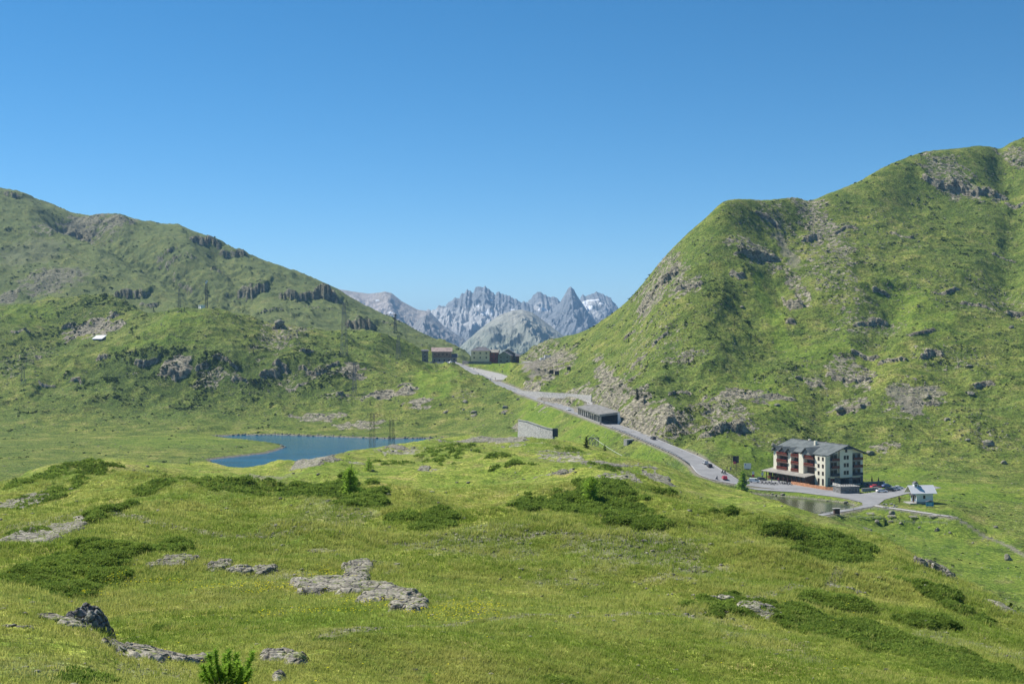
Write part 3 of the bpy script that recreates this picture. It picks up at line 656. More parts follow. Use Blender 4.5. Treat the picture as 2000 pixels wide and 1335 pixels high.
far_range('far_snowy_mountain', [(980,650),(1015,600),(1030,590),(1042,575),(1050,569),(1057,571),(1068,579),(1082,580),(1100,590),(1130,582),(1150,573),(1165,571),(1178,573),(1190,580),(1205,596),(1225,620),(1260,660)], 7900, M_DARK, 2300, seed=37, rough=62, jag=18, wl=230,
          snow=[(1160,586,14,2.5),(1150,600,8,6),(1143,592,5,5),(1062,605,12,4),(1175,592,6,2)], scree=[(1062,600,18,12),(1165,590,26,6),(1150,610,20,12)])
far_range('far_pyramid_peak', [(1040,655),(1075,614),(1085,602),(1094,590),(1102,577),(1109,564),(1115,560),(1121,566),(1128,578),(1136,590),(1146,606),(1160,622),(1185,650)], 6900, M_DARK, 1300, seed=41, rough=60, jag=8, wl=150, scree=[(1060,640,20,10)])
far_range('far_spur', [(770,680),(800,645),(820,620),(833,614),(850,625),(880,645),(905,660),(940,690)], 5400, M_GREY, 1000, seed=53, rough=48, veg=(-40,120), wl=170)
far_range('far_green_dome', [(860,720),(900,675),(940,640),(975,615),(1000,606),(1020,604),(1040,610),(1065,628),(1100,655),(1130,675),(1180,720)], 4700, M_HUMP, 1500, seed=61, rough=48, veg=(-130,60), wl=260, snow=[])

# ------------------------------------------------------------------ light, air, camera
SUN_AZ = math.atan2(-.83, .53)      # direction towards the sun, from +Y towards +X
SUN_EL = R(51)
sd = Vector((math.sin(SUN_AZ)*math.cos(SUN_EL), math.cos(SUN_AZ)*math.cos(SUN_EL), math.sin(SUN_EL)))
w = bpy.data.worlds.new('World'); SC.world = w; w.use_nodes = True; nt = w.node_tree; nt.nodes.clear()
sky = nt.nodes.new('ShaderNodeTexSky'); sky.sky_type = 'NISHITA'; sky.sun_disc = False; sky.sun_elevation = SUN_EL; sky.sun_rotation = SUN_AZ
sky.altitude = 2300; sky.air_density = .85; sky.dust_density = .0; sky.ozone_density = 3.5
bg = nt.nodes.new('ShaderNodeBackground'); bg.inputs['Strength'].default_value = .087
ow = nt.nodes.new('ShaderNodeOutputWorld'); hs = nt.nodes.new('ShaderNodeHueSaturation'); hs.inputs['Hue'].default_value = .491; hs.inputs['Saturation'].default_value = 1.27; nt.links.new(sky.outputs[0], hs.inputs['Color']); nt.links.new(hs.outputs[0], bg.inputs[0]); nt.links.new(bg.outputs[0], ow.inputs[0])
L = bpy.data.lights.new('sun', 'SUN'); L.energy = 5.0; L.angle = R(.5); L.color = (1, .955, .88)
lo = bpy.data.objects.new('sun', L); COL.objects.link(lo); lo.rotation_euler = (-sd).to_track_quat('-Z', 'Y').to_euler(); lo.location = (0, 0, 50)
cam = bpy.data.cameras.new('camera'); co_ = bpy.data.objects.new('camera', cam); COL.objects.link(co_)
cam.sensor_width = 36; cam.lens = 36*F/2000; cam.clip_end = 30000; cam.clip_start = .1
co_.location = (0, 0, 0); co_.rotation_euler = (R(90), 0, 0); SC.camera = co_
vs = SC.view_settings; vs.view_transform = 'Standard'; vs.look = 'None'; vs.exposure = .55; vs.gamma = 1.; vs.use_curve_mapping = False
USE_HAZE = True
if USE_HAZE:
    bm = bmesh.new(); bmesh.ops.create_cube(bm, size=1.)
    for v_ in bm.verts: v_.co = Vector((v_.co.x*34000, 5000+v_.co.y*23000, (-172 if v_.co.z < 0 else 420)))
    me = bpy.data.meshes.new('haze'); bm.to_mesh(me); bm.free(); hz = bpy.data.objects.new('haze', me); COL.objects.link(hz)
    m = bpy.data.materials.new('haze'); m.use_nodes = True; nt = m.node_tree; nt.nodes.clear()
    pv = nt.nodes.new('ShaderNodeVolumePrincipled'); pv.inputs['Color'].default_value = (.38,.66,1.,1); pv.inputs['Density'].default_value = 6.8e-5; pv.inputs['Anisotropy'].default_value = 0.
    om = nt.nodes.new('ShaderNodeOutputMaterial'); nt.links.new(pv.outputs[0], om.inputs['Volume']); me.materials.append(m)
    tag(hz, kind='stuff')
# ------------------------------------------------------------------ scattered cover, boulders, trees
GP = HY-F*Z/D                                        # apparent row of every ground vertex
vis = np.zeros_like(Z, bool); best = np.full(NC, 1e9)
rowgap = np.zeros_like(Z)
for i in range(NR):
    g = best-GP[i]; vis[i] = g > -.2; rowgap[i] = np.clip(g, 0, 6); best = np.minimum(best, GP[i])
vis[ROW < 6] = False
colgap = np.gradient(CPX)[None, :]
def pick(wt, n, seed):
    r = np.random.default_rng(seed); p = (wt*(rowgap+.15)*colgap*(ROW[:, None] > 6)).ravel().astype(np.float64); p /= p.sum()
    k = np.searchsorted(np.cumsum(p), r.random(n)); k = np.minimum(k, NR*NC-1); i, j = k//NC, k % NC
    px = CPX[j]+(r.random(n)-.5)*colgap[0, j]; d = ROW[i]+(r.random(n)-.5)*np.gradient(ROW)[i]
    return (px-HX)/F*d, d, sample(Z, px, d), k
def scatter(name, variants, x, y, z, size, mat, seed, tint=None, tilt=.0, yaw=None, kind='stuff', label=None, cat=None, squash=None):
    r = np.random.default_rng(seed); n = len(x); V = r.integers(0, len(variants), n)
    yaw = r.random(n)*6.283 if yaw is None else yaw
    cs = []; fs = []; cv = []; off = 0
    tint = r.random(n) if tint is None else tint
    for k, (bv, bf) in enumerate(variants):
        s = np.where(V == k)[0]
        if not len(s): continue
        c, sn = np.cos(yaw[s]), np.sin(yaw[s]); b = bv[None]*size[s][:, None, None]
        if squash is not None: b = b*np.stack([np.ones(len(s)), np.ones(len(s)), squash[s]], -1)[:, None, :]
        X_ = b[..., 0]*c[:, None]-b[..., 1]*sn[:, None]; Y_ = b[..., 0]*sn[:, None]+b[..., 1]*c[:, None]
        P = np.stack([X_+x[s][:, None], Y_+y[s][:, None], b[..., 2]+z[s][:, None]], -1).reshape(-1, 3)
        nv = len(bv); ff = (bf[None]+(np.arange(len(s))*nv)[:, None, None]).reshape(-1, 3)+off
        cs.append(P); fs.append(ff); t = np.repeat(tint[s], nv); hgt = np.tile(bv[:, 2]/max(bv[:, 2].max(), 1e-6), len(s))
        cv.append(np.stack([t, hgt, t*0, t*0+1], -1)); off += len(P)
    o = mesh_np(name, np.concatenate(cs), None, mat, np.concatenate(cv), smooth=False, tris=np.concatenate(fs))
    if kind: o['kind'] = kind
    return o
def ico(sub):
    bm = bmesh.new(); bmesh.ops.create_icosphere(bm, subdivisions=sub, radius=1.)
    v = np.array([q.co[:] for q in bm.verts]); f = np.array([[w.index for w in q.verts] for q in bm.faces]); bm.free(); return v, f
def rock_variant(sub, seed, flat=.6):
    v, f = ico(sub); r = np.random.default_rng(seed); out = v.copy()
    for _ in range(9):                                   # chop with random planes: facets
        nrm = r.normal(size=3); nrm /= np.linalg.norm(nrm); dd = .55+.3*r.random(); s = out@nrm; ov = np.maximum(s-dd, 0)
        out -= nrm[None]*ov[:, None]
    out *= np.array([1+.4*r.random(), .75+.3*r.random(), flat*(.8+.5*r.random())]); out += r.normal(size=out.shape)*.025
    out[:, 2] += flat*.25; return out, f
ROCKS_LO = [rock_variant(1, s) for s in range(6)]; ROCKS_MID = [rock_variant(2, s) for s in range(20, 28)]
def shrub_variant(n, seed, leaf=.3, up=.6):
    r = np.random.default_rng(seed); V = []; Fc = []
    for i in range(n):
        a = r.random()*6.283; q = r.random()**.5; h = (1-q*q)*up*(.5+.6*r.random()); c = np.array([q*math.cos(a), q*math.sin(a), h])
        d1 = r.normal(size=3); d1[2] = abs(d1[2])*.9; d1 /= np.linalg.norm(d1); d2 = np.cross(d1, r.normal(size=3)); d2 /= np.linalg.norm(d2)+1e-6
        l = leaf*(.6+.8*r.random()); k = len(V)
        V += [c-d2*l*.45-d1*l*.3, c+d2*l*.45-d1*l*.3, c+d1*l]; Fc.append([k, k+1, k+2])
    return np.array(V), np.array(Fc)
SHR_LO = [shrub_variant(16, 100+s, .62, .75) for s in range(5)]; SHR_MID = [shrub_variant(46, 200+s, .34, .8) for s in range(5)]
CLUMP = [shrub_variant(22, 300+s, .42, .55) for s in range(8)]
def tuft_variant(n, seed, spread=.5, wid=.04, lean=.5):
    r = np.random.default_rng(seed); V = []; Fc = []
    for i in range(n):
        a = r.random()*6.283; q = spread*r.random()**.6; c = np.array([q*math.cos(a), q*math.sin(a), -.08]); b = r.random()*6.283; ln_ = lean*(.3+r.random())
        tip = c+np.array([math.cos(b)*ln_, math.sin(b)*ln_, .55+.5*r.random()]); s = np.array([math.cos(b+1.57), math.sin(b+1.57), 0])*wid*(.7+.6*r.random()); k = len(V)
        V += [c-s, c+s, tip]; Fc.append([k, k+1, k+2])
    return np.array(V), np.array(Fc)

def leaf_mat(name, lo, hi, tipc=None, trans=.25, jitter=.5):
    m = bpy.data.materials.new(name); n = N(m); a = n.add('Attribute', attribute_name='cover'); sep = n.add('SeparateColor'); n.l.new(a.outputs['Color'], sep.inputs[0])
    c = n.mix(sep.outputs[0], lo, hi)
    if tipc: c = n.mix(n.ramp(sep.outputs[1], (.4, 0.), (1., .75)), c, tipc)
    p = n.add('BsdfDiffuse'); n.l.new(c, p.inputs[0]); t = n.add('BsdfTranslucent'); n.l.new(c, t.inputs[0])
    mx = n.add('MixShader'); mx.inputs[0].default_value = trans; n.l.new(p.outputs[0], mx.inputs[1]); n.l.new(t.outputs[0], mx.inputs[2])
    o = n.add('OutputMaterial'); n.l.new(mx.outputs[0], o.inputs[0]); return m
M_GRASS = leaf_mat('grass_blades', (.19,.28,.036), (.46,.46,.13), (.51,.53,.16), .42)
M_JUN = leaf_mat('juniper_leaves', (.11,.175,.03), (.24,.33,.06), (.28,.38,.07), .45)
M_SHR = leaf_mat('slope_shrub_leaves', (.03,.055,.012), (.08,.115,.026), None, .2)
M_FLOWER = leaf_mat('yellow_petals', (.62,.55,.02), (.75,.68,.03), None, .2)
def stone_mat(name, lo=(.15,.14,.12), mid=(.27,.25,.205), hi=(.41,.38,.31), s=1.6, lichen=.8):
    m = bpy.data.materials.new(name); n = N(m); v = n.coord(); a = n.noise(v, s, 6, .65); b = n.noise(v, s*5, 4, .65)
    c = n.ramp(a, (.35, lo), (.5, mid), (.65, hi)); c = n.mix(1., c, n.ramp(b, (.35, .55), (.6, 1.2)), 'MULTIPLY')
    c = n.mix(n.ramp(n.noise(v, s*1.7, 5, .75), (.55, 0.), (.58, lichen)), c, (.17,.21,.05))
    cr = n.ramp(n.voro(n.mapping(v, (1, 1, 2.6)), s*1.1, 'DISTANCE_TO_EDGE'), (0., 0.), (.10, 1.))
    c = n.mix(1., c, n.ramp(cr, (0., .45), (.5, 1.)), 'MULTIPLY')
    nr = n.bump(n.mix(.5, a, b), .8, .12); nr = n.bump(cr, .8, .06, nr)
    n.out(c, .92, nr, .15); return m
M_STONE = stone_mat('weathered_stone'); M_STONE_FAR = stone_mat('hillside_stone', s=.8)
M_STONE_DARK = stone_mat('shaded_crag_stone', (.07,.07,.075), (.15,.15,.155), (.30,.295,.28), 1.8, .25)  # darker stone: shade on the crag face is put into the colour

# slopes: low dark shrubs and pale stones, more than anyone could count
wet = hill+mid*.6
x, y, z, k = pick(wet*(.04+1.2*SHRUB+.5*np.clip(NOI*2, 0, 1))*np.clip(.15+2.5*n_mid, 0, 1)*(1-BARE)*(1-.8*LUSH), 20000, 1)
sz = (.30+.95*np.random.default_rng(2).random(len(x))**2.6)*np.clip(y/800, .55, 1.5)
scatter('low_shrubs', SHR_LO, x, y, z-.1*sz, sz, M_SHR, 3)
x, y, z, k = pick(wet*(.05+1.0*ROCK+.30*BARE*hill)*(.3+1.2*np.clip(n_mid+.4, 0, 1)), 24000, 4)
sz = (.22+.75*np.random.default_rng(5).random(len(x))**3.2)*np.clip(y/800, .55, 1.5)
scatter('scree_stones', ROCKS_LO, x, y, z-.15*sz, sz, M_STONE_FAR, 6)
# stones along the lake shore
r9 = np.random.default_rng(31); lx = []; ly = []
for i, (a, b) in enumerate(LAKE):
    far = b > 700 and a > -200
    for q in range(4 if far else 1):
        if r9.random() < (.8 if far else .35): lx.append(a+r9.normal()*.9); ly.append(b+r9.normal()*1.0+(.8 if far else 0))
for a, b in POND:
    for q in range(2):
        if r9.random() < .6: lx.append(a+r9.normal()*.5); ly.append(b+r9.normal()*.5)
lx = np.array(lx); ly = np.array(ly); sz = .25+.8*r9.random(len(lx))**3
scatter('shore_stones', ROCKS_LO, lx, ly, np.maximum(ground(lx, ly), -61.5)-.05, sz, M_STONE_FAR, 8)

# near hill: grass, juniper, pebbles, flowers
x, y, z, k = pick((fore > .5)*(1-.85*(ROCK > .4))*(1-.8*np.clip(SHRUB*1.1, 0, 1))*(1-.45*BARE)*(D < 150), 190000, 10)
r2_ = np.random.default_rng(12); sz = (.05+.085*r2_.random(len(x)))*np.clip(y/32, .75, 2.6); tn = np.clip(.42+.8*NOI2.ravel()[k]+.9*fbm(x, y, 14, 3, 808)+.2*r2_.normal(size=len(x)), 0, 1)
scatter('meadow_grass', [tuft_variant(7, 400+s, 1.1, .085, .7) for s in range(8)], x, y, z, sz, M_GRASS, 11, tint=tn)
x, y, z, k = pick((fore > .5)*np.clip(2.2*fbm(X, D, 6, 3, 809)-.15, 0, 1)*(D < 140)*(ROCK < .4)*(SHRUB < .3), 4500, 710)
sz = (.09+.13*np.random.default_rng(711).random(len(x)))*np.clip(y/32, .8, 2.4)
scatter('tall_grass_tussocks', [tuft_variant(16, 720+s, .8, .05, .9) for s in range(6)], x, y, z, sz, M_GRASS, 712, tint=np.clip(.75+.25*np.random.default_rng(713).normal(size=len(x)), 0, 1))
x, y, z, k = pick(sstep(.25, .95, SHRUB)*np.clip(.55+1.6*NOI2, .05, 1)*(fore > .5)*(D < 330), 48000, 13)
sz = (.10+.15*np.random.default_rng(14).random(len(x)))*np.clip(y/55, .55, 2.6)
tn = np.clip(.4+1.2*fbm(x, y, 3, 3, 15)+.2*np.random.default_rng(16).normal(size=len(x)), 0, 1)
scatter('juniper_mats', CLUMP, x, y, z-.05, sz, M_JUN, 17, tint=tn)
x, y, z, k = pick((fore > .5)*(.02+.6*BARE+.5*ROCK)*(D < 330), 3500, 18)
sz = (.03+.10*np.random.default_rng(19).random(len(x))**3)*np.clip(y/45, .6, 3)
scatter('loose_pebbles', ROCKS_LO, x, y, z-.1*sz, sz, M_STONE, 20)
fl = np.zeros_like(Z)
for p in [(300,1140,90,7),(520,1150,120,10),(740,1180,100,10),(900,1190,90,14),(180,1165,30,8),(620,1200,120,8),(640,1130,60,12)]:
    patch(fl, *p, dmin=12)
fl *= (fore > .5)
x, y, z, k = pick(fl+.004*(fore > .5)*(D < 60), 900, 21)
fv = np.array([[-1,-1,0],[1,-1,0],[1,1,.1],[-1,1,.1],[0,0,-.4]], float); ff = np.array([[0,1,4],[1,2,4],[2,3,4],[3,0,4]])
scatter('yellow_flowers', [(fv, ff)], x, y, z+.17, np.full(len(x), .022)*np.clip(y/45, .8, 1.6), M_FLOWER, 22)

# ---- outcrops: fractured slabs of their own
def cellular(x, y, s, seed):
    xs, ys = x/s, y/s; xi = np.floor(xs).astype(np.int64); yi = np.floor(ys).astype(np.int64)
    f1 = np.full(x.shape, 9.); f2 = np.full(x.shape, 9.); idc = np.zeros(x.shape)
    for a in (-1, 0, 1):
        for b in (-1, 0, 1):
            h = _hash(xi+a, yi+b, seed); qx = xi+a+(h & 255)/255.; qy = yi+b+((h >> 8) & 255)/255.; d = np.hypot(xs-qx, ys-qy); i_ = ((h >> 16) & 255)/255.
            n1 = d < f1; f2 = np.where(n1, f1, np.minimum(f2, d)); idc = np.where(n1, i_, idc); f1 = np.where(n1, d, f1)
    return f2-f1, idc
def outcrop(name, label, blobs, H, cell, group=None, mat=None, dmin=12, res=None, steep=.25, dip=0., cat='rock outcrop', relief=.55):
    B = []
    sc_ = .92 if H < 1.1 else 1.
    for (px, py, rx, ry) in blobs:
        rx *= sc_; ry *= sc_
        c, lat, dep, _ = region(px, py, rx, ry, 0, dmin); B.append((c, lat, dep))
    x0 = min(c.x-l*1.3 for c, l, d in B); x1 = max(c.x+l*1.3 for c, l, d in B); y0 = min(c.y-d*1.3 for c, l, d in B); y1 = max(c.y+d*1.3 for c, l, d in B)
    res = res or max((x1-x0)/260, (y1-y0)/260, .02)
    xs = np.arange(x0, x1, res); ys = np.arange(y0, y1, res); gx_, gy_ = np.meshgrid(xs, ys)
    e = np.full(gx_.shape, -9.)
    for c, l, d in B: e = np.maximum(e, 1-np.hypot((gx_-c.x)/l, (gy_-c.y)/d))
    wx = gx_+.3*cell*fbm(gx_, gy_, cell*1.5, 3, 7); wy = gy_+.3*cell*fbm(gx_, gy_, cell*1.5, 3, 8)
    k1, i1 = cellular(wx, wy*1.6, cell, 3); k2, i2 = cellular(wx, wy*1.4, cell*.38, 5)
    e = e+.35*fbm(gx_, gy_, cell*1.2, 4, 9)+.25*(i1-.5)
    H = H*(.46 if name == 'rock_outcrop' and mat is None else 1.)
    h = H*sstep(0, steep, e)*(1-relief*.6+relief*i1+relief*.35*i2-relief*.5*sstep(.12, 0, k1)-relief*.22*sstep(.14, 0, k2))
    h += H*.12*fbm(gx_, gy_, cell*.2, 3, 10)+dip*H*np.clip((gy_-y0)/(y1-y0), 0, 1)*(e > 0)
    g = ground(gx_, gy_); z = g+np.where(e > 0, h, -H*.6-.05)
    keep = (e > -.12); idx = np.arange(gx_.size).reshape(gx_.shape)
    q = np.stack([idx[:-1, :-1], idx[:-1, 1:], idx[1:, 1:], idx[1:, :-1]], -1); kq = keep[:-1, :-1] & keep[1:, 1:] & keep[:-1, 1:] & keep[1:, :-1]
    lab = np.zeros(kq.shape, np.int32); cur = 0; bestn = (0, 0)
    for (i0_, j0_) in zip(*np.where(kq)):
        if lab[i0_, j0_]: continue
        cur += 1; st_ = [(i0_, j0_)]; lab[i0_, j0_] = cur; cnt = 0
        while st_:
            i_, j_ = st_.pop(); cnt += 1
            for a_, b_ in ((i_+1, j_), (i_-1, j_), (i_, j_+1), (i_, j_-1)):
                if 0 <= a_ < kq.shape[0] and 0 <= b_ < kq.shape[1] and kq[a_, b_] and not lab[a_, b_]: lab[a_, b_] = cur; st_.append((a_, b_))
        if cnt > bestn[0]: bestn = (cnt, cur)
    f = q[lab == bestn[1]] if cur else q[:0, 0]
    if not len(f): print('EMPTY OUTCROP', label); return None
    u, inv = np.unique(f.ravel(), return_inverse=True); P = np.stack([gx_.ravel(), gy_.ravel(), z.ravel()], -1)[u]
    org = np.array([B[0][0].x, B[0][0].y, B[0][0].z]); o = mesh_np(name, P-org, inv.reshape(-1, 4), mat or M_STONE, smooth=False); o.location = org.tolist()
    tag(o, label, cat, group); return o
outcrop('rock_outcrop', 'longest grey slab outcrop stepping down the foreground meadow', [(575,1118,38,10),(640,1140,80,12),(700,1150,80,10),(760,1165,60,12),(800,1180,38,14),(700,1112,34,14),(690,1130,40,9),(815,1190,26,10)], .42, .9)
outcrop('rock_outcrop', 'low narrow grey outcrop with one raised pale block left of the long slab', [(428,1108,26,9),(475,1115,40,6),(515,1113,28,5)], .38, .6)
outcrop('rock_outcrop', 'small cracked grey outcrop right of the dark juniper mound', [(350,1090,36,8),(330,1100,40,6),(300,1104,20,4)], .30, .6)
outcrop('rock_outcrop', 'thin pale rock strip flush with grass in the middle meadow', [(632,1076,34,3)], .12, .4)
outcrop('rock_outcrop', 'pale flat outcrop at the left edge beneath a juniper mat', [(35,985,50,9),(70,977,30,4)], .3, 1.0)
outcrop('rock_outcrop', 'grey flat outcrop at the left edge above the dark juniper mound', [(50,1055,62,7),(95,1050,26,5)], .3, .9)
outcrop('rock_outcrop', 'rounded blocky grey boulder ledge right of the pine bush', [(545,1280,42,9),(575,1286,28,8)], .28, .32, steep=.5, relief=.35)
outcrop('rock_outcrop', 'pale flat ledge left of the pine bush on the near knoll', [(285,1272,42,11),(335,1283,52,13),(375,1292,26,11)], .22, .35, relief=.5)
outcrop('rock_outcrop', 'dark pointed crag at the right end of the near knoll', [(176,1208,26,15),(194,1225,18,13),(160,1194,18,6)], .24, .2, mat=M_STONE_DARK, steep=.8, relief=.4, dmin=20)
outcrop('rock_outcrop', 'pale lichen slab on the near knoll left of the dark crag', [(110,1208,40,7),(145,1220,34,6)], .14, .3)
outcrop('rock_outcrop', 'small leaning grey stone in the bottom meadow right of the pine bush', [(545,1322,18,7)], .22, .25, steep=.7)
outcrop('rock_outcrop', 'long thin grey rock ledge on the right foreground slope above the dark shrub belt', [(1360,1167,45,2.5),(1480,1181,48,3),(1405,1170,40,2)], .25, .8)
outcrop('rock_outcrop', 'pale outcrop on the crest edge over the lake, largest along the lake', [(620,898,34,5),(645,896,24,4),(594,901,22,3)], .5, .9)
outcrop('rock_outcrop', 'long pale slab on the crest where the two lakeside pylons stand', [(745,880,34,2.5),(772,874,24,2.5)], .3, .7)
outcrop('rock_outcrop', 'pale slab strip on the crest in front of the stone retaining wall', [(930,860,60,2.2),(985,861,50,2)], .3, 1.8)
outcrop('rock_outcrop', 'bright pale boulder slab in the turf behind the tall larch', [(1098,924,14,3.5),(1113,927,14,3)], .6, 1.2)
outcrop('rock_outcrop', 'grey slab by a juniper mat on the crest left of the road bend', [(1275,935,16,4),(1294,933,18,2.5)], .5, 1.4)
outcrop('rock_outcrop', 'small white stone cluster in the turf between the two larches', [(828,917,13,3.5)], .45, 1.0)
outcrop('rock_outcrop', 'grey jagged rock edge on the right skyline of the near hill', [(1800,1101,16,3),(1832,1112,28,3)], .8, 1.0)
outcrop('rock_outcrop', 'low grey rock in the lower right corner of the near hill edge', [(1965,1190,18,3)], .4, 1.0)
outcrop('rock_outcrop', 'long pale strip of rock above the larch trees on the crest', [(1150,902,40,2),(1195,906,36,2)], .3, 1.6)
def boulder(px, py, wpx, label, group=None, mat=None, dmin=12, v=0, cat='boulder'):
    c = at(px, py, dmin); s = wpx*.5*c.y/F; bv, bf = rock_variant(3, 900+v, .7)
    bv = bv+.06*fbm(bv[:, 0]*3+v, bv[:, 1]*3+bv[:, 2]*2, 1, 3, v)[:, None]*bv
    bv = bv/np.abs(bv[:, 0]).max()*s
    o = mesh_np('boulder', bv, None, mat or M_STONE, smooth=False, tris=bf); o.location = (c.x, c.y, c.z); o.rotation_euler = (0, 0, v*1.3); tag(o, label, cat, group); return o
boulder(1258,1058,14,'pale yellowish boulder in the grey heath below the right larch', v=1)
boulder(1318,1099,8,'small white boulder on the right meadow slope', v=2)
boulder(856,982,9,'small dark grey boulder right of the left larch', v=3)
boulder(1015,1128,10,'small pale stone at the left of the right meadow', v=4)
boulder(935,1200,8,'small pale stone right of the long slab outcrop', v=5)
boulder(948,1182,5,'tiny white stone right of the long slab outcrop', v=6)
boulder(270,1300,11,'small grey stone below the pale ledge on the near knoll', v=7)
boulder(1968,1092,22,'grey boulder in the green meadow at the right edge', v=8, dmin=280)
boulder(1945,1030,10,'pale boulder on the path meadow right of the chapel', v=9, dmin=280)
boulder(1742,1003,16,'white pale rock lying in the picnic meadow', v=10, dmin=380)
for i, (a, b, c) in enumerate([(1712,1019,14),(1740,1018,10),(1760,1022,9),(1795,1030,8),(1830,1035,10),(1855,1040,8),(1700,1035,8),(1900,1060,7)]):
    boulder(a, b, c, 'low grey boulder in the meadow behind the right skyline', 'boulders in the meadow below the chapel', v=11+i, dmin=330)
for i, (a, b, c) in enumerate([(908,785,14),(925,806,16),(905,800,8),(986,797,14),(870,805,8),(885,775,6),(860,790,7),(985,808,10),(1012,780,9),(945,750,6)]):
    boulder(a, b, c, 'grey boulder on the grassy slope left of the road', 'boulders on the slope left of the road', v=21+i, dmin=480)
for i, (a, b, c) in enumerate([(545,632,22),(1812,775,20),(1895,770,18),(1518,792,14),(1893,715,14),(1560,738,16),(1510,870,14),(1930,868,24),(1700,886,20),(1655,875,14),(1960,905,14),(1380,835,10),(1450,600,10),(1700,745,12),(1640,800,20),(1760,700,12),(1850,820,12),(1975,640,12),(1610,870,18),(1890,860,12)]):
    boulder(a, b, c, 'weathered grey boulder sticking out of the mountainside turf', 'boulders on the mountainsides', v=41+i, dmin=480, mat=M_STONE_FAR)

# ---- trees
M_BARK = bpy.data.materials.new('bark'); n = N(M_BARK); n.out(n.ramp(n.noise(n.coord(), 9., 4), (.35, (.05,.035,.025)), (.65, (.16,.12,.09))), .95)
M_LARCH = leaf_mat('larch_needles', (.13,.24,.03), (.30,.44,.06), (.34,.50,.07), .6)
M_SPRUCE = leaf_mat('spruce_needles', (.016,.034,.010), (.04,.07,.018), None, .15)
M_PINE = leaf_mat('pine_needles', (.13,.27,.025), (.28,.45,.06), (.33,.50,.07), .5)
def thing(name, loc, label, cat, group=None, rz=0.):
    o = bpy.data.objects.new(name, None); COL.objects.link(o); o.location = loc; o.rotation_euler = (0, 0, rz); o.empty_display_size = .3; tag(o, label, cat, group); return o
def cone_tube(pts, rad, seg=7):
    V = []; Q = []
    for i, (p, r) in enumerate(zip(pts, rad)):
        for k in range(seg):
            a = 6.2832*k/seg; V.append((p[0]+r*math.cos(a), p[1]+r*math.sin(a), p[2]))
    for i in range(len(pts)-1):
        for k in range(seg): Q.append((i*seg+k, i*seg+(k+1) % seg, (i+1)*seg+(k+1) % seg, (i+1)*seg+k))
    return np.array(V), np.array(Q)
def conifer(px, py, hpx, wpx, label, mat, name='larch_tree', cat='larch', seed=0, dens=1., group=None, dmin=12, base=.06, open_=.5, sink=.05, rnd=False):
    c = at(px, py, dmin); H = hpx*c.y/F; Rr = wpx*.5*c.y/F; r = np.random.default_rng(seed)
    t = thing(name, (c.x, c.y, c.z-sink), label, cat, group)
    bend = r.normal(size=2)*.03*H
    ts = np.linspace(0, 1, 7); pts = [(bend[0]*q*q, bend[1]*q*q, H*q) for q in ts]; V, Q = cone_tube(pts, [max(.05*H*.55*(1-q)+.008*H, .004) for q in ts]); mesh_np('trunk', V, Q, M_BARK, parent=t)
    V = []; Fc = []; C = []
    nb = int(60*dens+14)
    lf = max(.09*H*.55, .8*c.y/F*1.0)
    for b in range(nb):
        q = base+(1-base)*((b+r.random())/nb); a = r.random()*6.283; L = Rr*(((1-q)**.75 if not rnd else (1-q**1.7)**.6*(.75+.25*math.sin(q*9+seed)))*(.5+.65*r.random())+.05); droop = (.15-.45*q)*L
        p0 = np.array([bend[0]*q*q, bend[1]*q*q, H*q*.97]); p1 = p0+np.array([math.cos(a)*L, math.sin(a)*L, -droop+r.normal()*.04*H])
        m = max(4, int(L/Rr*22*dens)); tb = r.random()
        for s in range(m):
            w_ = ((s+r.random())/m)**.8; p = p0+(p1-p0)*w_+r.normal(size=3)*np.array([1, 1, .5])*.055*Rr*(1.5+open_); d1 = (p1-p0)/(L+1e-6)*.8+r.normal(size=3)*.6; d1 /= np.linalg.norm(d1); d2 = np.cross(d1, r.normal(size=3)); d2 /= np.linalg.norm(d2)
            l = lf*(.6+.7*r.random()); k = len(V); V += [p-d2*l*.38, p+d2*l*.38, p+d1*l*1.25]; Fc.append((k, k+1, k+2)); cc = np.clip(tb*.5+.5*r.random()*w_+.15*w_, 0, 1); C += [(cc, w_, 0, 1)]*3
    mesh_np('crown', np.array(V), None, mat, np.array(C), smooth=False, tris=np.array(Fc), parent=t)
    return t
conifer(684,966,54,46,'bushy young larch standing on a juniper mat, nearest to the lake', M_LARCH, seed=1, dens=2.0, rnd=True)
conifer(1154,978,50,48,'rounded young larch alone on the meadow right of centre', M_LARCH, seed=2, dens=2.0, rnd=True)
conifer(720,918,26,26,'small pale green larch on the crest right of the lake', M_LARCH, seed=3, dens=1.3)
conifer(686,925,22,24,'faint low sapling just behind the bushy young larch', M_LARCH, seed=13, dens=.7)
conifer(1452,966,46,28,'light green larch beside the pond and the white van', M_LARCH, seed=4, dens=2.0, rnd=True, dmin=300)
conifer(370,908,16,16,'tiny larch sapling at the left end of the lake', M_LARCH, seed=5, dens=.6)
conifer(1145,874,23,14,'dark pointed spruce left of the lattice mast under the road', M_SPRUCE, 'spruce_tree', 'spruce', seed=6, dens=1.3)
conifer(1181,880,12,10,'small round bush right of the lattice mast under the road', M_SPRUCE, 'bush', 'bush', seed=7, dens=.8)
conifer(1245,780,22,11,'single dark spruce on the slope above the gallery cliffs', M_SPRUCE, 'spruce_tree', 'spruce', seed=8, dens=1.2, dmin=480)
conifer(1308,922,14,8,'narrow yellow green bush at the foot of the road embankment', M_LARCH, 'bush', 'bush', seed=9, dens=.7, dmin=300)
conifer(1756,978,10,8,'small shrub on the lawn left of the chapel', M_SPRUCE, 'bush', 'bush', seed=10, dens=.5, dmin=300)
conifer(838,1334,26,38,'low bright green larch sapling at the bottom edge of the meadow', M_PINE, seed=12, dens=1.0)
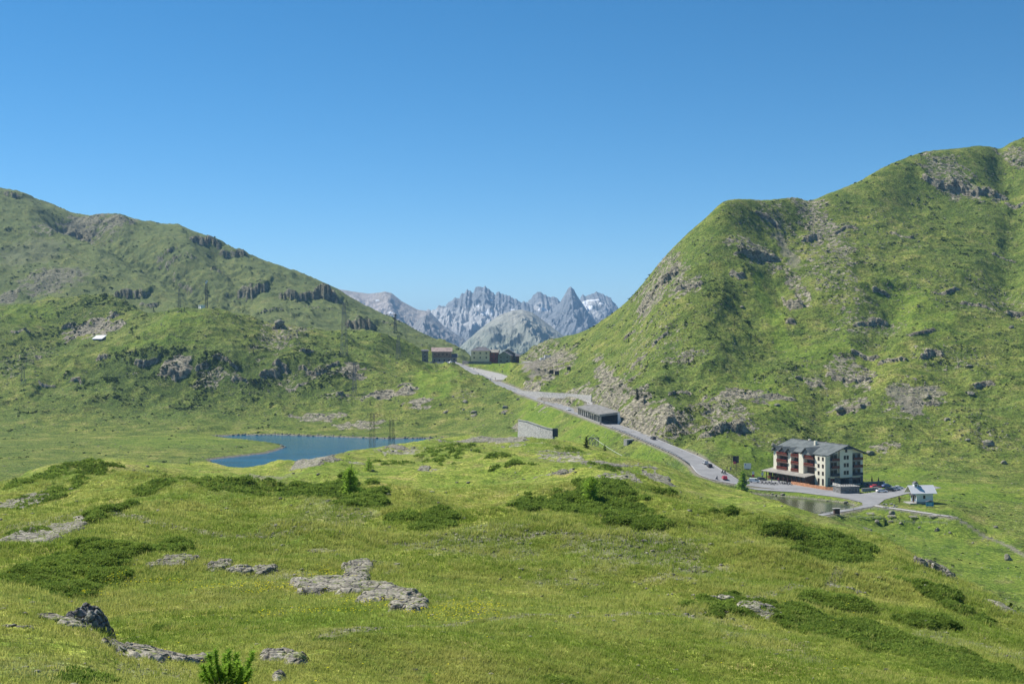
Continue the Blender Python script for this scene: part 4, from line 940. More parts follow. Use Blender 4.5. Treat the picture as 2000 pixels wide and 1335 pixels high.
for i, (a, b, h) in enumerate([(1434,582,12),(1280,640,9),(1346,592,9),(1330,560,8),(1350,660,14),(1355,705,16),(1435,636,18),(1265,712,9),(1560,590,9),(1590,790,8),(1345,712,9),(1255,610,8),(600,688,10),(350,788,7),(575,700,9),(265,688,10),(248,720,16),(495,690,10),(412,740,14),(300,608,7),(258,652,12),(355,610,8),(360,608,9),(723,790,9),(560,745,9),(785,745,7),(690,735,6),(1300,720,9),(1228,668,8),(1475,660,9)]):
    conifer(a, b, h, h*.55, 'tiny dark spruce growing on the mountainside', M_SPRUCE, 'spruce_tree', 'spruce', seed=50+i, dens=.35, group='small spruces scattered over the slopes', dmin=480)
# the pine bush at the bottom edge
def pine_bush(px, py, label):
    c = at(px, py, 12); t = thing('pine_bush', (c.x, c.y, c.z-.03), label, 'pine'); r = np.random.default_rng(77); S = c.y/F*1.0
    V = []; Fc = []; C = []; SV = []; SQ = []
    for (bx, top, ln_) in [(-48,30,1),(-40,52,1),(-30,72,1),(-22,60,1),(-14,88,1.2),(-5,64,1),(4,74,1),(12,58,1),(20,70,1),(30,62,1),(38,56,1),(46,66,1),(52,44,1),(-8,40,1),(16,38,1),(32,36,1),(-34,34,1),(0,48,1),(42,30,1),(-20,30,1),(8,26,1),(24,48,1)]:
        dy = r.normal()*.16; tip = np.array([bx*S, dy, top*S]); root = np.array([bx*S*.25, dy*.3, 0.]); mid_ = root*.5+tip*.5+np.array([bx*S*.18, 0, -.05*top*S])
        seg = [root*(1-q)**2+mid_*2*q*(1-q)+tip*q*q for q in np.linspace(0, 1, 7)]
        off = len(SV); v_, q_ = cone_tube(seg, np.linspace(.014, .005, 7), 5); SV += v_.tolist(); SQ += (q_+off).tolist()
        tb = r.random()
        for s in range(260):
            w_ = .28+.72*r.random()**.7; i = min(int(w_*6), 5); p = seg[i]+(seg[i+1]-seg[i])*(w_*6-i); ax = (seg[i+1]-seg[i]); ax /= np.linalg.norm(ax)
            d1 = ax*.7+r.normal(size=3)*.8; d1 /= np.linalg.norm(d1); d2 = np.cross(d1, r.normal(size=3)); d2 /= np.linalg.norm(d2); l = .07+.05*r.random(); k = len(V)
            V += [p-d2*.010, p+d2*.010, p+d1*l]; Fc.append((k, k+1, k+2)); cc = np.clip(tb*.4+.6*r.random(), 0, 1); C += [(cc, w_, 0, 1)]*3
    mesh_np('stem', np.array(SV), np.array(SQ), M_BARK, parent=t)
    mesh_np('needles', np.array(V), None, M_PINE, np.array(C), smooth=False, tris=np.array(Fc), parent=t)
pine_bush(440, 1345, 'bright green dwarf pine bush with upright shoots at the bottom edge')
# ------------------------------------------------------------------ built things
def flat_mat(name, col, rough=.8, var=.18, scale=.8, spec=.2, metal=0., bump=0.):
    m = bpy.data.materials.new(name); n = N(m); v = n.coord(); a = n.noise(v, scale, 5, .6)
    c = n.ramp(a, (.38, tuple(k*(1-var) for k in col)), (.62, tuple(min(k*(1+var), .95) for k in col)))
    nr = n.bump(a, bump, .05) if bump else None
    n.out(c, rough, nr, spec, metal); return m
M_ASPH = flat_mat('asphalt', (.235,.235,.235), .9, .12, .15); M_GRAVEL = flat_mat('gravel', (.34,.33,.31), .95, .3, 1.5)
M_CREAM = flat_mat('cream_render', (.80,.74,.58), .85, .05, .3); M_WHITEW = flat_mat('white_render', (.78,.78,.76), .85, .04)
M_SLATE = bpy.data.materials.new('grey_roof_sheets'); n = N(M_SLATE); v = n.coord()
n.out(n.mix(1., n.ramp(n.noise(v, .35, 5, .6), (.38, (.10,.115,.112)), (.62, (.155,.17,.166))), n.ramp(n.noise(n.mapping(v, (1, .15, 1)), 5., 2), (.4, .8), (.6, 1.1)), 'MULTIPLY'), .8, None, .15)
M_WOODD = flat_mat('dark_stained_wood', (.085,.045,.03), .8, .3, 3.); M_REDW = flat_mat('red_brown_balcony_wood', (.17,.065,.04), .75, .3, 3.); M_BRICKY = flat_mat('orange_terrace_planks', (.52,.25,.13), .85, .25, 1.2)
M_GLASSD = flat_mat('dark_window_glass', (.03,.035,.04), .12, .3, .4, .6); M_FRAME = flat_mat('brown_window_frame', (.12,.075,.05), .7)
M_STONEW = stone_mat('rubble_stone_wall', (.30,.29,.27), (.50,.48,.44), (.66,.64,.58), 1.2, .0); M_STONED = stone_mat('dark_plinth_stone', (.13,.125,.12), (.23,.225,.21), (.34,.33,.31), 1.2, 0.)
M_CONC = flat_mat('concrete', (.33,.32,.295), .9, .15, .3); M_METAL = flat_mat('galvanised_steel', (.13,.14,.15), .5, .2, 2., .4, .5); M_DARKM = flat_mat('dark_steel', (.045,.05,.06), .6, .2, 2.)
M_RUST = flat_mat('pinkish_sheet_roof', (.36,.27,.24), .7, .2, .4); M_REDP = flat_mat('dark_red_render', (.30,.08,.07), .85, .15); M_GREYH = flat_mat('grey_green_render', (.24,.25,.24), .85, .12, .3)
M_OCHRE = flat_mat('pale_ochre_render', (.84,.67,.49), .85, .1, .3); M_ROOFD = flat_mat('dark_grey_roof', (.12,.12,.135), .7, .2, .5); M_BRNW = flat_mat('brown_larch_boards', (.27,.18,.14), .8, .25, 1.)
M_TYRE = flat_mat('tyre_rubber', (.02,.02,.02), .9); M_CHROME = flat_mat('wheel_rim', (.4,.4,.42), .35, .1, 1., .5, .8); M_LAMP = flat_mat('headlamp_glass', (.75,.75,.72), .15, .05, 1., .6); M_TAIL = flat_mat('tail_lamp', (.5,.02,.02), .3)
def paint(name, col): return flat_mat(name, col, .3, .03, .5, .5)
P_WHITE = paint('white_paint', (.80,.80,.80)); P_SILVER = paint('silver_paint', (.48,.50,.52)); P_BLACK = paint('black_paint', (.02,.022,.026)); P_RED = paint('red_paint', (.62,.05,.08)); P_BLUE = paint('blue_paint', (.05,.12,.32)); P_DGREY = paint('dark_grey_paint', (.07,.075,.08))
M_SKIN = flat_mat('skin', (.50,.32,.24), .6); M_SIGNBLUE = flat_mat('blue_board', (.10,.33,.52), .6); M_CLOTHW = flat_mat('white_cloth', (.75,.75,.73), .9); M_PALEY = flat_mat('bleached_wood', (.42,.39,.33), .9)

class MB:
    def __init__(s): s.v = []; s.f = []
    def add(s, V, Fs):
        o = len(s.v); s.v += [tuple(p) for p in V]; s.f += [tuple(i+o for i in f) for f in Fs]; return s
    def box(s, x0, x1, y0, y1, z0, z1):
        V = [(x, y, z) for z in (z0, z1) for x, y in ((x0, y0), (x1, y0), (x1, y1), (x0, y1))]
        return s.add(V, [(3,2,1,0),(4,5,6,7),(0,1,5,4),(1,2,6,5),(2,3,7,6),(3,0,4,7)])
    def prism(s, P, a, b, axis='y'):
        """extrude a polygon (u,w) along an axis from a to b"""
        if axis == 'y': V = [(u, a, w) for u, w in P]+[(u, b, w) for u, w in P]
        elif axis == 'x': V = [(a, u, w) for u, w in P]+[(b, u, w) for u, w in P]
        else: V = [(u, w, a) for u, w in P]+[(u, w, b) for u, w in P]
        k = len(P); return s.add(V, [tuple(range(k))[::-1], tuple(range(k, 2*k))]+[(i, (i+1) % k, (i+1) % k+k, i+k) for i in range(k)])
    def bar(s, a, b, r, seg=4, r2=None):
        a = Vector(a); b = Vector(b); d = (b-a).normalized(); u = d.cross(Vector((0, 0, 1)) if abs(d.z) < .95 else Vector((1, 0, 0))).normalized(); w_ = d.cross(u); r2 = r if r2 is None else r2
        V = [a+(u*math.cos(6.2832*(k+.5)/seg)+w_*math.sin(6.2832*(k+.5)/seg))*r for k in range(seg)]+[b+(u*math.cos(6.2832*(k+.5)/seg)+w_*math.sin(6.2832*(k+.5)/seg))*r2 for k in range(seg)]
        return s.add(V, [tuple(range(seg)), tuple(range(seg, 2*seg))[::-1]]+[(i, i+seg, (i+1) % seg+seg, (i+1) % seg) for i in range(seg)])
    def ell(s, c, r, seg=10, rings=7):
        V = []; Fs = []
        for i in range(rings+1):
            t = math.pi*i/rings
            for k in range(seg): V.append((c[0]+r[0]*math.sin(t)*math.cos(6.2832*k/seg), c[1]+r[1]*math.sin(t)*math.sin(6.2832*k/seg), c[2]+r[2]*math.cos(t)))
        for i in range(rings):
            for k in range(seg): Fs.append((i*seg+k, (i+1)*seg+k, (i+1)*seg+(k+1) % seg, i*seg+(k+1) % seg))
        return s.add(V, Fs)
    def build(s, name, mat, parent=None, bevel=0., smooth=False, loc=None, rz=None):
        me = bpy.data.meshes.new(name); bm = bmesh.new(); vs_ = [bm.verts.new(p) for p in s.v]
        for f in s.f:
            try: bm.faces.new([vs_[i] for i in f])
            except ValueError: pass
        bmesh.ops.remove_doubles(bm, verts=bm.verts, dist=1e-5); bmesh.ops.recalc_face_normals(bm, faces=bm.faces)
        if bevel: bmesh.ops.bevel(bm, geom=list(bm.edges), offset=bevel, segments=2, affect='EDGES', clamp_overlap=True)
        if smooth:
            for f in bm.faces: f.smooth = True
        bm.to_mesh(me); bm.free(); me.materials.append(mat); o = bpy.data.objects.new(name, me); COL.objects.link(o)
        if parent: o.parent = parent
        if loc is not None: o.location = loc
        if rz is not None: o.rotation_euler = (0, 0, rz)
        return o
def copy_tree(o, parent=None):
    c = o.copy(); COL.objects.link(c); c.parent = parent
    for ch in list(o.children): copy_tree(ch, c)
    return c
def gz(x, y): return float(ground(x, y))

# ---- roads
def ribbon(name, P, hw, lift, mat, off=0., kind='structure', cross=3):
    P = np.asarray(P); s = np.concatenate([[0], np.cumsum(np.hypot(*np.diff(P[:, :2], axis=0).T))]); h = hw(s) if callable(hw) else np.full(len(P), hw)
    t = np.gradient(P[:, :2], axis=0); t /= np.linalg.norm(t, axis=1)[:, None]; nrm = np.stack([-t[:, 1], t[:, 0]], -1)
    V = []; k = cross
    for j in range(k+1):
        o = off+h*(2*j/k-1) if not np.isscalar(off) else off+h*(2*j/k-1)
        V.append(np.column_stack([P[:, 0]+nrm[:, 0]*o, P[:, 1]+nrm[:, 1]*o, P[:, 2]+lift]))
    V = np.stack(V, 1).reshape(-1, 3); ii = np.arange(len(V)).reshape(len(P), k+1); q = np.stack([ii[:-1, :-1], ii[:-1, 1:], ii[1:, 1:], ii[1:, :-1]], -1).reshape(-1, 4)[:, ::-1]
    o = mesh_np(name, V, q, mat, smooth=False)
    if kind: o['kind'] = kind
    return o
ribbon('road', ROAD, road_hw, .03, M_ASPH, cross=4)
M_LINE = flat_mat('white_road_paint', (.62,.62,.60), .8, .1, 2.)
ribbon('road_edge_line', ROAD[:-14], .09, .05, M_LINE, off=-(road_hw(ROADs[:-14])-.35), cross=1)
ribbon('road_edge_line', ROAD[60:-40], .09, .05, M_LINE, off=(road_hw(ROADs[60:-40])-.35), cross=1)
ribbon('lay_by', LAY, lambda s: np.interp(s, [0, 40, 70, 88], [3., 9., 9.5, 7.]), .0, M_GRAVEL, cross=4)
ribbon('old_road', SIDE, 1.6, .02, M_GRAVEL, cross=2)
def sheet(name, pts, z, mat, lift=.06, plane_pts=True):
    P = [on_plane(a, b, z) for a, b in pts] if plane_pts else pts
    o = plane(name, P, z+lift, mat); tag(o, kind='structure'); return o
sheet('hotel_forecourt', [(1440,937),(1470,936),(1520,938),(1600,950),(1640,958),(1680,964),(1740,956),(1790,950),(1840,948),(1846,951),(1800,958),(1765,965),(1728,975),(1716,984),(1700,990),(1686,990),(1684,981),(1650,972),(1560,961),(1480,956),(1445,950)], HZ, M_ASPH, .02)
ribbon('chapel_path', PATH_E, 1.3, .04, M_GRAVEL, cross=2); ribbon('pond_path', PATH_W, 1.5, .045, M_ASPH, cross=2)
sheet('gravel_car_park', [((1018-HX)/F*1045, 1045), ((1090-HX)/F*1035, 1035), ((1095-HX)/F*1090, 1090), ((1022-HX)/F*1095, 1095)], gz((1055-HX)/F*1060, 1060), M_GRAVEL, .15, False)

# ---- guard rails: posts and rail along the valley side
def road_at(s, off):
    i = np.clip(np.searchsorted(ROADs, s), 1, len(ROAD)-1); t = ROAD[i, :2]-ROAD[i-1, :2]; t /= np.linalg.norm(t); nn = np.array([-t[1], t[0]]); p = ROAD[i, :2]+nn*off; return Vector((p[0], p[1], ROAD[i, 2])), math.atan2(t[1], t[0])
sgn = 1 if road_at(200, 5)[0].x < road_at(200, -5)[0].x else -1      # side towards the valley
def s_of_px(px): return float(np.interp(px, (HX+F*ROAD[:, 0]/ROAD[:, 1]), ROADs))
def guard_rail(s0, s1, label, side=1, step=4.):
    t = thing('guard_rail', road_at(s0, 0)[0], label, 'guard rail'); org = t.location.copy(); rail = MB(); n_ = int((s1-s0)/step)
    pm = MB().box(-.06, .06, -.06, .06, -.5, .75); first = None; prev = None
    for i in range(n_+1):
        s = s0+i*step; p, a = road_at(s, sgn*side*(float(road_hw(s))+.35)); p = p-org
        if first is None: first = pm.build('post', M_DARKM, t, loc=p)
        elif i < 100: q = first.copy(); COL.objects.link(q); q.parent = t; q.location = p
        a_ = p+Vector((0, 0, .72))
        if prev is not None: rail.bar(prev, a_, .16)
        prev = a_
    rail.build('rail', M_METAL, t)
guard_rail(s_of_px(1212), s_of_px(1372), 'long steel guard rail along the outer edge of the road below the gallery')
guard_rail(s_of_px(1262), s_of_px(1296), 'short steel guard rail on the mountain side of the road', side=-1)

# ---- avalanche gallery over the road
def gallery():
    s0, s1 = s_of_px(1143), s_of_px(1188); pe, a0 = road_at(s1, 0); ps, _ = road_at(s0, 0); t = thing('avalanche_gallery', pe, 'grey concrete avalanche gallery over the road with open pillared valley side', 'gallery')
    org = t.location.copy(); hw = 4.4; Hh = 4.9
    roof = MB(); wall = MB(); base = MB(); ss = np.linspace(s0, s1, 15); secs = []
    for s in ss:
        o_, _ = road_at(s, sgn*hw); i_, _ = road_at(s, -sgn*(hw+.6)); secs.append((o_-org, i_-org))
    for (o1, i1), (o2, i2) in zip(secs[:-1], secs[1:]):
        d = Vector((0, 0, 1)); mo = (i1-o1).normalized()
        a1, b1, a2, b2 = o1-mo*.8, i1+mo*1.5, o2-mo*.8, i2+mo*1.5
        zt = Hh; V = [a1+d*(zt-.55), b1+d*(zt+.5), b2+d*(zt+.5), a2+d*(zt-.55), a1+d*(zt+.25), b1+d*(zt+1.5), b2+d*(zt+1.5), a2+d*(zt+.25)]
        roof.add(V, [(0,1,2,3),(7,6,5,4),(0,4,5,1),(3,2,6,7),(0,3,7,4),(1,5,6,2)])
        V = [i1-d, i2-d, i2+d*(zt+.4), i1+d*(zt+.4), i1+mo*.9-d, i2+mo*.9-d, i2+mo*.9+d*(zt+.4), i1+mo*.9+d*(zt+.4)]
        wall.add(V, [(0,1,2,3),(7,6,5,4),(0,3,7,4),(1,5,6,2)])
        V = [o1-mo*.4-d*2, o2-mo*.4-d*2, o2+mo*.1-d*2, o1+mo*.1-d*2, o1-mo*.4+d*.7, o2-mo*.4+d*.7, o2+mo*.1+d*.7, o1+mo*.1+d*.7]
        base.add(V, [(0,1,2,3),(4,5,6,7),(0,1,5,4),(2,3,7,6),(0,3,7,4),(1,2,6,5)])
    roof.build('roof_slab', flat_mat('weathered_concrete', (.20,.195,.18), .95, .25, .5), t); wall.build('back_wall', flat_mat('shade_dark_concrete', (.07,.07,.068), .95, .2), t); base.build('parapet', M_CONC, t)  # back wall coloured dark to carry the shade inside the gallery
    first = None
    for s in np.linspace(s0+.5, s1-.3, 12):
        p, a = road_at(s, sgn*(hw-.05)); p = p-org
        if first is None: first = MB().box(-.35, .35, -.4, .4, .7, Hh-.45).build('pillar', M_CONC, t, loc=p, rz=a)
        else: q = first.copy(); COL.objects.link(q); q.parent = t; q.location = p; q.rotation_euler = (0, 0, a)
    # portal frame and wing wall towards the hotel
    o_, a = road_at(s1, sgn*(hw)); i_, _ = road_at(s1, -sgn*(hw+.6)); o_ -= org; i_ -= org; mo = (i_-o_).normalized(); d = Vector((0, 0, 1)); al = Vector((math.cos(a), math.sin(a), 0))
    fr = MB(); V = [o_-mo*.8+d*(Hh-.9)+al*.02, i_+mo*.9+d*(Hh+.2)+al*.02, i_+mo*.9+d*(Hh+1.35)+al*.02, o_-mo*.8+d*(Hh+.1)+al*.02]; V += [p+al*.5 for p in V]
    fr.add(V, [(0,1,2,3),(7,6,5,4),(0,4,5,1),(1,5,6,2),(2,6,7,3),(3,7,4,0)]); fr.build('portal_beam', M_CONC, t)
    wg = MB(); V = [i_+mo*.1-d, i_+mo*2.2-d, i_+mo*1.0+d*(Hh+.9), i_+mo*.1+d*(Hh+.6)]; V = [p+al*.5 for p in V]+[p+al*1.3 for p in V]; wg.add(V, [(0,1,2,3),(7,6,5,4),(0,4,5,1),(1,5,6,2),(2,6,7,3),(3,7,4,0)]); wg.build('wing_wall', M_WHITEW, t)
gallery()

# ---- stone retaining wall, culverts
def bent_wall(name, label, pts, ztop, zbot, th, mat, cat, cap=None):
    P = [Vector(p) for p in pts]; t = thing(name, (P[0].x, P[0].y, zbot), label, cat); o = t.location.copy(); m_ = MB()
    for i in range(len(P)-1):
        a, b = P[i]-o, P[i+1]-o; a.z = b.z = 0; nn = Vector((-(b-a).y, (b-a).x, 0)).normalized()*th; d = Vector((0, 0, 1))
        V = [a-nn*.6, b-nn*.6, b+nn, a+nn, a+d*(ztop[i]-zbot), b+d*(ztop[i+1]-zbot), b+nn*.8+d*(ztop[i+1]-zbot), a+nn*.8+d*(ztop[i]-zbot)]
        m_.add(V, [(0,1,2,3),(4,5,6,7),(0,1,5,4),(2,3,7,6),(0,3,7,4),(1,2,6,5)])
    m_.build('masonry', mat, t)
    if cap:
        m_ = MB()
        for i in range(len(P)-1):
            a, b = P[i]-o, P[i+1]-o; a.z = b.z = 0; a = a+Vector((0, 0, ztop[i]-zbot+.15)); b = b+Vector((0, 0, ztop[i+1]-zbot+.15)); m_.bar(a, b, .35)
        m_.build('coping', M_CONC, t)
    return t
def pt(px, py, d): return Vector(((px-HX)/F*d, d, (HY-py)*d/F))
wp = [pt(1012,820,650), pt(1030,823,636), pt(1050,830,622), pt(1068,836,612), pt(1080,838,606)]
t = bent_wall('retaining_wall', 'tall curved rubble stone retaining wall below the road', wp, [p.z for p in wp], -64, 1.2, M_STONEW, 'retaining wall', True)
cm = MB().box(-1.3, 1.3, -.3, 1.6, -3, 1.0).build('drain_opening', M_DARKM, t); q = pt(1082,839,600); cm.location = q-t.location+Vector((.6, 0, -.4))
def culvert(px, py, d, label):
    c = at(px, py, 480); t = thing('culvert', c, label, 'culvert', rz=.5)
    MB().box(-2.2, 2.2, -.4, 2.6, -1.5, 1.6).build('headwall', M_CONC, t); MB().box(-1.2, 1.2, -.46, -.403, -1.2, .95).build('opening', M_DARKM, t); MB().box(1.6, 2.2, -3, -.42, -1.6, .9).build('wing_wall', M_CONC, t)
culvert(1231,864,0,'small concrete culvert mouth in the grass below the road')
sw = [pt(1075,776,800), pt(1100,780,780), pt(1130,784,757), pt(1150,784,745)]
bent_wall('retaining_wall', 'low grey stone wall along the old road above the gallery', [pt(1010,765,865),pt(1060,772,820),pt(1110,774,790),pt(1155,772,752)], [pt(1010,762,865).z,pt(1060,765,820).z,pt(1110,768,790).z,pt(1155,772,752).z], -40, .6, M_STONEW, 'stone wall')

# ------------------------------------------------------------------ hotel
def window(parent, w_, h, loc, rz=0., sill=True, glass=M_GLASSD, frame=M_FRAME, name='window'):
    """window in its own frame, facing local -y"""
    f = MB(); t_ = .12
    f.box(-w_/2, w_/2, -.07, 0, -h/2, -h/2+t_); f.box(-w_/2, w_/2, -.07, 0, h/2-t_, h/2); f.box(-w_/2, -w_/2+t_, -.07, 0, -h/2+t_, h/2-t_); f.box(w_/2-t_, w_/2, -.07, 0, -h/2+t_, h/2-t_); f.box(-.05, .05, -.07, 0, -h/2+t_, h/2-t_)
    o = f.build(name, frame, parent, loc=loc, rz=rz); MB().box(-w_/2+t_, w_/2-t_, -.035, -.01, -h/2+t_, h/2-t_).build('pane', glass, o); return o
def hotel():
    C0 = on_plane(1617, 949, HZ); Eh = math.atan2(-.42, -.91)  # facade normal direction
    # local frame: x = along the gable end (towards the right), y = along the long side (away), origin the near corner
    rz = math.atan2(.41, .912)
    t = thing('hotel', (C0[0], C0[1], HZ), 'large cream hotel with grey roof, red balconies and gabled end', 'hotel', rz=rz)
    Wd, Ln, Eave, Ridge = 17.6, 34.0, 12.7, 15.9
    e2 = 14.0
    body = MB(); body.prism([(0, 3.6), (Wd, 3.6), (Wd, Eave), (Wd*.5, Ridge), (0, Eave)], 0, Ln, 'y'); body.build('wall', M_CREAM, t)
    # the set back stretch of the long side is covered by balconies and brown wood; bays stand proud of it
    pl = MB().box(.0, Wd, .0, Ln, -.6, 3.597); pl.build('ground_floor_wall', M_CREAM, t)
    for a_, b_ in ((-.04, 1.2), (3.4, 6.0), (10.6, 12.2), (16.4, Wd+.04)): MB().box(a_, b_, -.09, -.003, -.6, 3.4).build('stone_pier', M_STONED, t)
    # gable end: three bays, the middle one proud
    gm = MB(); gm.prism([(5.1, 3.3), (11.4, 3.3), (11.4, 14.9), (Wd*.5, Ridge-.05), (5.1, 14.5)], -1.1, -.003, 'y'); gm.build('middle_bay', M_CREAM, t)
    for (x0, x1) in ((1.0, 4.6), (11.9, 16.4)):
        rec = MB().box(x0, x1, -.06, -.004, 3.9, 12.9); rec.build('balcony_recess', M_GREYH, t)
        for fl in range(3):
            z = 4.1+fl*3.05
            b = MB().box(x0-.05, x1+.05, -1.5, -.07, z-.25, z-.05); bal = b.build('balcony', M_CONC, t)
            MB().box(x0-.05, x1+.05, -1.56, -1.46, z-.05, z+1.0).build('railing', M_REDW if fl else M_DARKM, bal)
            for xx in (x0+1.0, x1-1.0): window(t, 1.3, 2.1, (xx, -.065, z+1.15), name='balcony_door')
    for fl in range(4):
        z = [5.2, 8.25, 11.3, 14.0][fl]
        for xx in ((7.55, 8.95) if fl < 3 else (8.25,)): window(t, 1.05, 1.6 if fl < 3 else 1.3, (xx, -1.105, z))
    for (x0, x1) in ((1.3, 3.3), (6.1, 10.5), (12.3, 16.3)): window(t, x1-x0, 2.5, ((x0+x1)/2, -.01, 1.7), name='ground_floor_window')
    # long side (faces local -x)
    def L(o): o.rotation_euler = (0, 0, -math.pi/2); return o
    # corner bay of cream wall stands proud, with windows
    MB().box(-1.3, -.003, .0, 6.6, -.6, 12.0).build('corner_bay', M_CREAM, t)
    for fl in range(4):
        for yy in (1.5, 4.2): window(t, 1.15, 1.5 if fl else 2.6, (-1.305, yy, [1.6, 5.0, 7.9, 10.8][fl]), -math.pi/2, name='window')
    MB().box(-2.0, -.004, 13.2, 16.2, 3.3, 11.9).build('cream_bay', M_CREAM, t)
    MB().box(-1.4, -.004, 21.8, 24.2, 3.3, 11.9).build('cream_bay', M_CREAM, t)
    MB().box(-1.6, -.004, 31.6, 33.99, 3.3, 11.7).build('cream_bay', M_CREAM, t)
    rc = MB().box(-.06, -.005, 6.7, 33.9, 3.7, 12.5); rc.build('wood_cladding', M_FRAME, t)
    for (y0, y1, lv) in ((6.7, 13.1, (1, 2)), (16.3, 21.7, (0, 1, 2)), (24.3, 31.5, (0, 1, 2))):
        for fl in lv:
            z = 4.2+fl*3.0
            bal = MB().box(-1.9, -.07, y0, y1, z-.25, z-.05).build('balcony', M_CONC, t)
            MB().box(-2.0, -1.9, y0, y1, z-.05, z+1.05).build('railing', M_REDW, bal)
            fb = MB()
            for k in range(int((y1-y0)/.55)):
                yy = y0+.3+k*.55; fb.ell((-2.08, yy, z+1.05), (.2, .22, .2), 6, 4)
            fb.build('flower_box', flowermat, bal)
            nb = 2 if y1-y0 < 6 else 3
            for k in range(nb): window(t, 1.5, 2.1, (-.065, y0+(k+.5)*(y1-y0)/nb, z+1.15), -math.pi/2, name='balcony_door')
        MB().box(-1.85, -.08, y1-.16, y1-.003, 4.3, 11.7).build('partition', M_CREAM, t)
    # roof
    th = .35; oh = 1.5; sl = (Ridge-Eave)/(Wd*.5)
    rf = MB()
    for sd_ in (-1, 1):
        xe = Wd*.5+sd_*(Wd*.5+oh); ze = Eave-oh*sl
        P = [(Wd*.5, Ridge+.03), (xe, ze+.03), (xe, ze+.03+th), (Wd*.5, Ridge+.03+th)]
        rf.prism(P, -2.0, Ln+1.5, 'y')
    rf = rf.build('roof', M_SLATE, t)
    MB().box(Wd*.5-.25, Wd*.5+.25, -1.95, Ln+1.4, Ridge+.3, Ridge+.52).build('ridge_cap', M_ROOFD, rf)
    # half hip over the gable apex
    MB().add([(Wd*.5-2.8, -2.3, Ridge-1.0), (Wd*.5+2.8, -2.3, Ridge-1.0), (Wd*.5, 1.2, Ridge+.55), (Wd*.5-2.8, -2.3, Ridge-1.25), (Wd*.5+2.8, -2.3, Ridge-1.25), (Wd*.5, 1.2, Ridge+.3)], [(0,1,2),(5,4,3),(0,3,4,1),(1,4,5,2),(2,5,3,0)]).build('half_hip', M_SLATE, rf)
    # cross gables over the long side
    for i, (y0, y1, x0, zz) in enumerate(((7.8, 14.0, -2.9, 12.0), (20.4, 24.6, -2.6, 11.9), (25.0, 29.3, -2.4, 11.8), (29.8, 34.2, -2.4, 11.7))):
        ym = (y0+y1)/2; hh = (y1-y0)*.42
        d = MB()
        for (ya, yb) in ((y0-.5, ym), (y1+.5, ym)):
            V = [(x0, ya, zz-.25), (x0, yb, zz+hh), (7.2, yb, zz+hh), (3.0, ya, zz-.25)]; V += [(p[0], p[1], p[2]+.28) for p in V]
            d.add(V, [(0,1,2,3),(7,6,5,4),(0,4,5,1),(1,5,6,2),(2,6,7,3),(3,7,4,0)])
        dd = d.build('dormer', M_SLATE, t)
        MB().prism([(y0+.2, zz-.2), (y1-.2, zz-.2), (ym, zz+hh-.45)], x0+.7, 4.0, 'x').build('dormer_front', M_GREYH, dd)
    MB().box(5.5, 6.5, 15, 16, 14.2, 16.9).build('chimney', M_CREAM, t); MB().box(11, 11.9, 26, 26.9, 14, 16.6).build('chimney', M_CREAM, t)
    # glazed veranda in front of the long side
    v0, v1 = 7.0, 36.5; vx = -5.6
    V = [(vx-.6, v0-.4, 3.0), (vx-.6, v1, 3.0), (-.02, v1, 4.05), (-.02, v0-.4, 4.05)]; V += [(p[0], p[1], p[2]+.25) for p in V]
    MB().add(V, [(0,1,2,3),(7,6,5,4),(0,4,5,1),(1,5,6,2),(2,6,7,3),(3,7,4,0)]).build('veranda_roof', M_SLATE2, t)
    for k in range(11):
        yy = v0+k*(v1-v0-.3)/10; MB().box(vx-.12, vx+.12, yy, yy+.24, -.6, 3.05).build('veranda_post', M_WOODD, t)
    MB().box(vx+2.4, vx+2.5, v0+.1, v1-.4, -.6, 1.0).build('veranda_wall', M_REDW, t)
    for k in range(9): window(t, 2.7, 2.0, (vx+2.40, v0+2.1+k*3.1, 2.1), -math.pi/2, name='veranda_window')
    MB().box(vx-.3, -.05, v0-.1, v0+.05, -.6, 3.4).build('veranda_end_wall', M_WOODD, t)
    return t, rz
flowermat = flat_mat('red_geraniums', (.36,.08,.05), .9, .5, 3.)
M_SLATE2 = flat_mat('weathered_veranda_roof', (.26,.245,.215), .8, .2, .5)
HOT, HRZ = hotel()
def hl(x, y, z=0.): # hotel local to world
    c, s = math.cos(HRZ), math.sin(HRZ); return Vector((HOT.location.x+x*c-y*s, HOT.location.y+x*s+y*c, HOT.location.z+z))
# terrace of orange planks in front, and the dark stone terrace at the corner
def terrace():
    t = thing('terrace', hl(-9, 2), 'orange brown plank terrace front along the road below the hotel', 'terrace', rz=HRZ)
    def q(px, py): x, y = on_plane(px, py, HZ); return Vector((x, y, HZ))-t.location
    A = [q(1545,945), q(1580,951), q(1612,956), q(1641,959)]; inv = Matrix.Rotation(-HRZ, 3, 'Z'); A = [inv @ a for a in A]
    w_ = MB()
    for a, b in zip(A[:-1], A[1:]):
        d = Vector((0, 0, 1)); nn = Vector((-(b-a).y, (b-a).x, 0)).normalized()*.25
        V = [a-d*.6, b-d*.6, b+nn-d*.6, a+nn-d*.6, a+d*1.15, b+d*1.35, b+nn+d*1.35, a+nn+d*1.15]; w_.add(V, [(0,1,2,3),(4,5,6,7),(0,1,5,4),(2,3,7,6),(0,3,7,4),(1,2,6,5)])
    w_.build('plank_wall', M_BRICKY, t)
    return t
terrace()
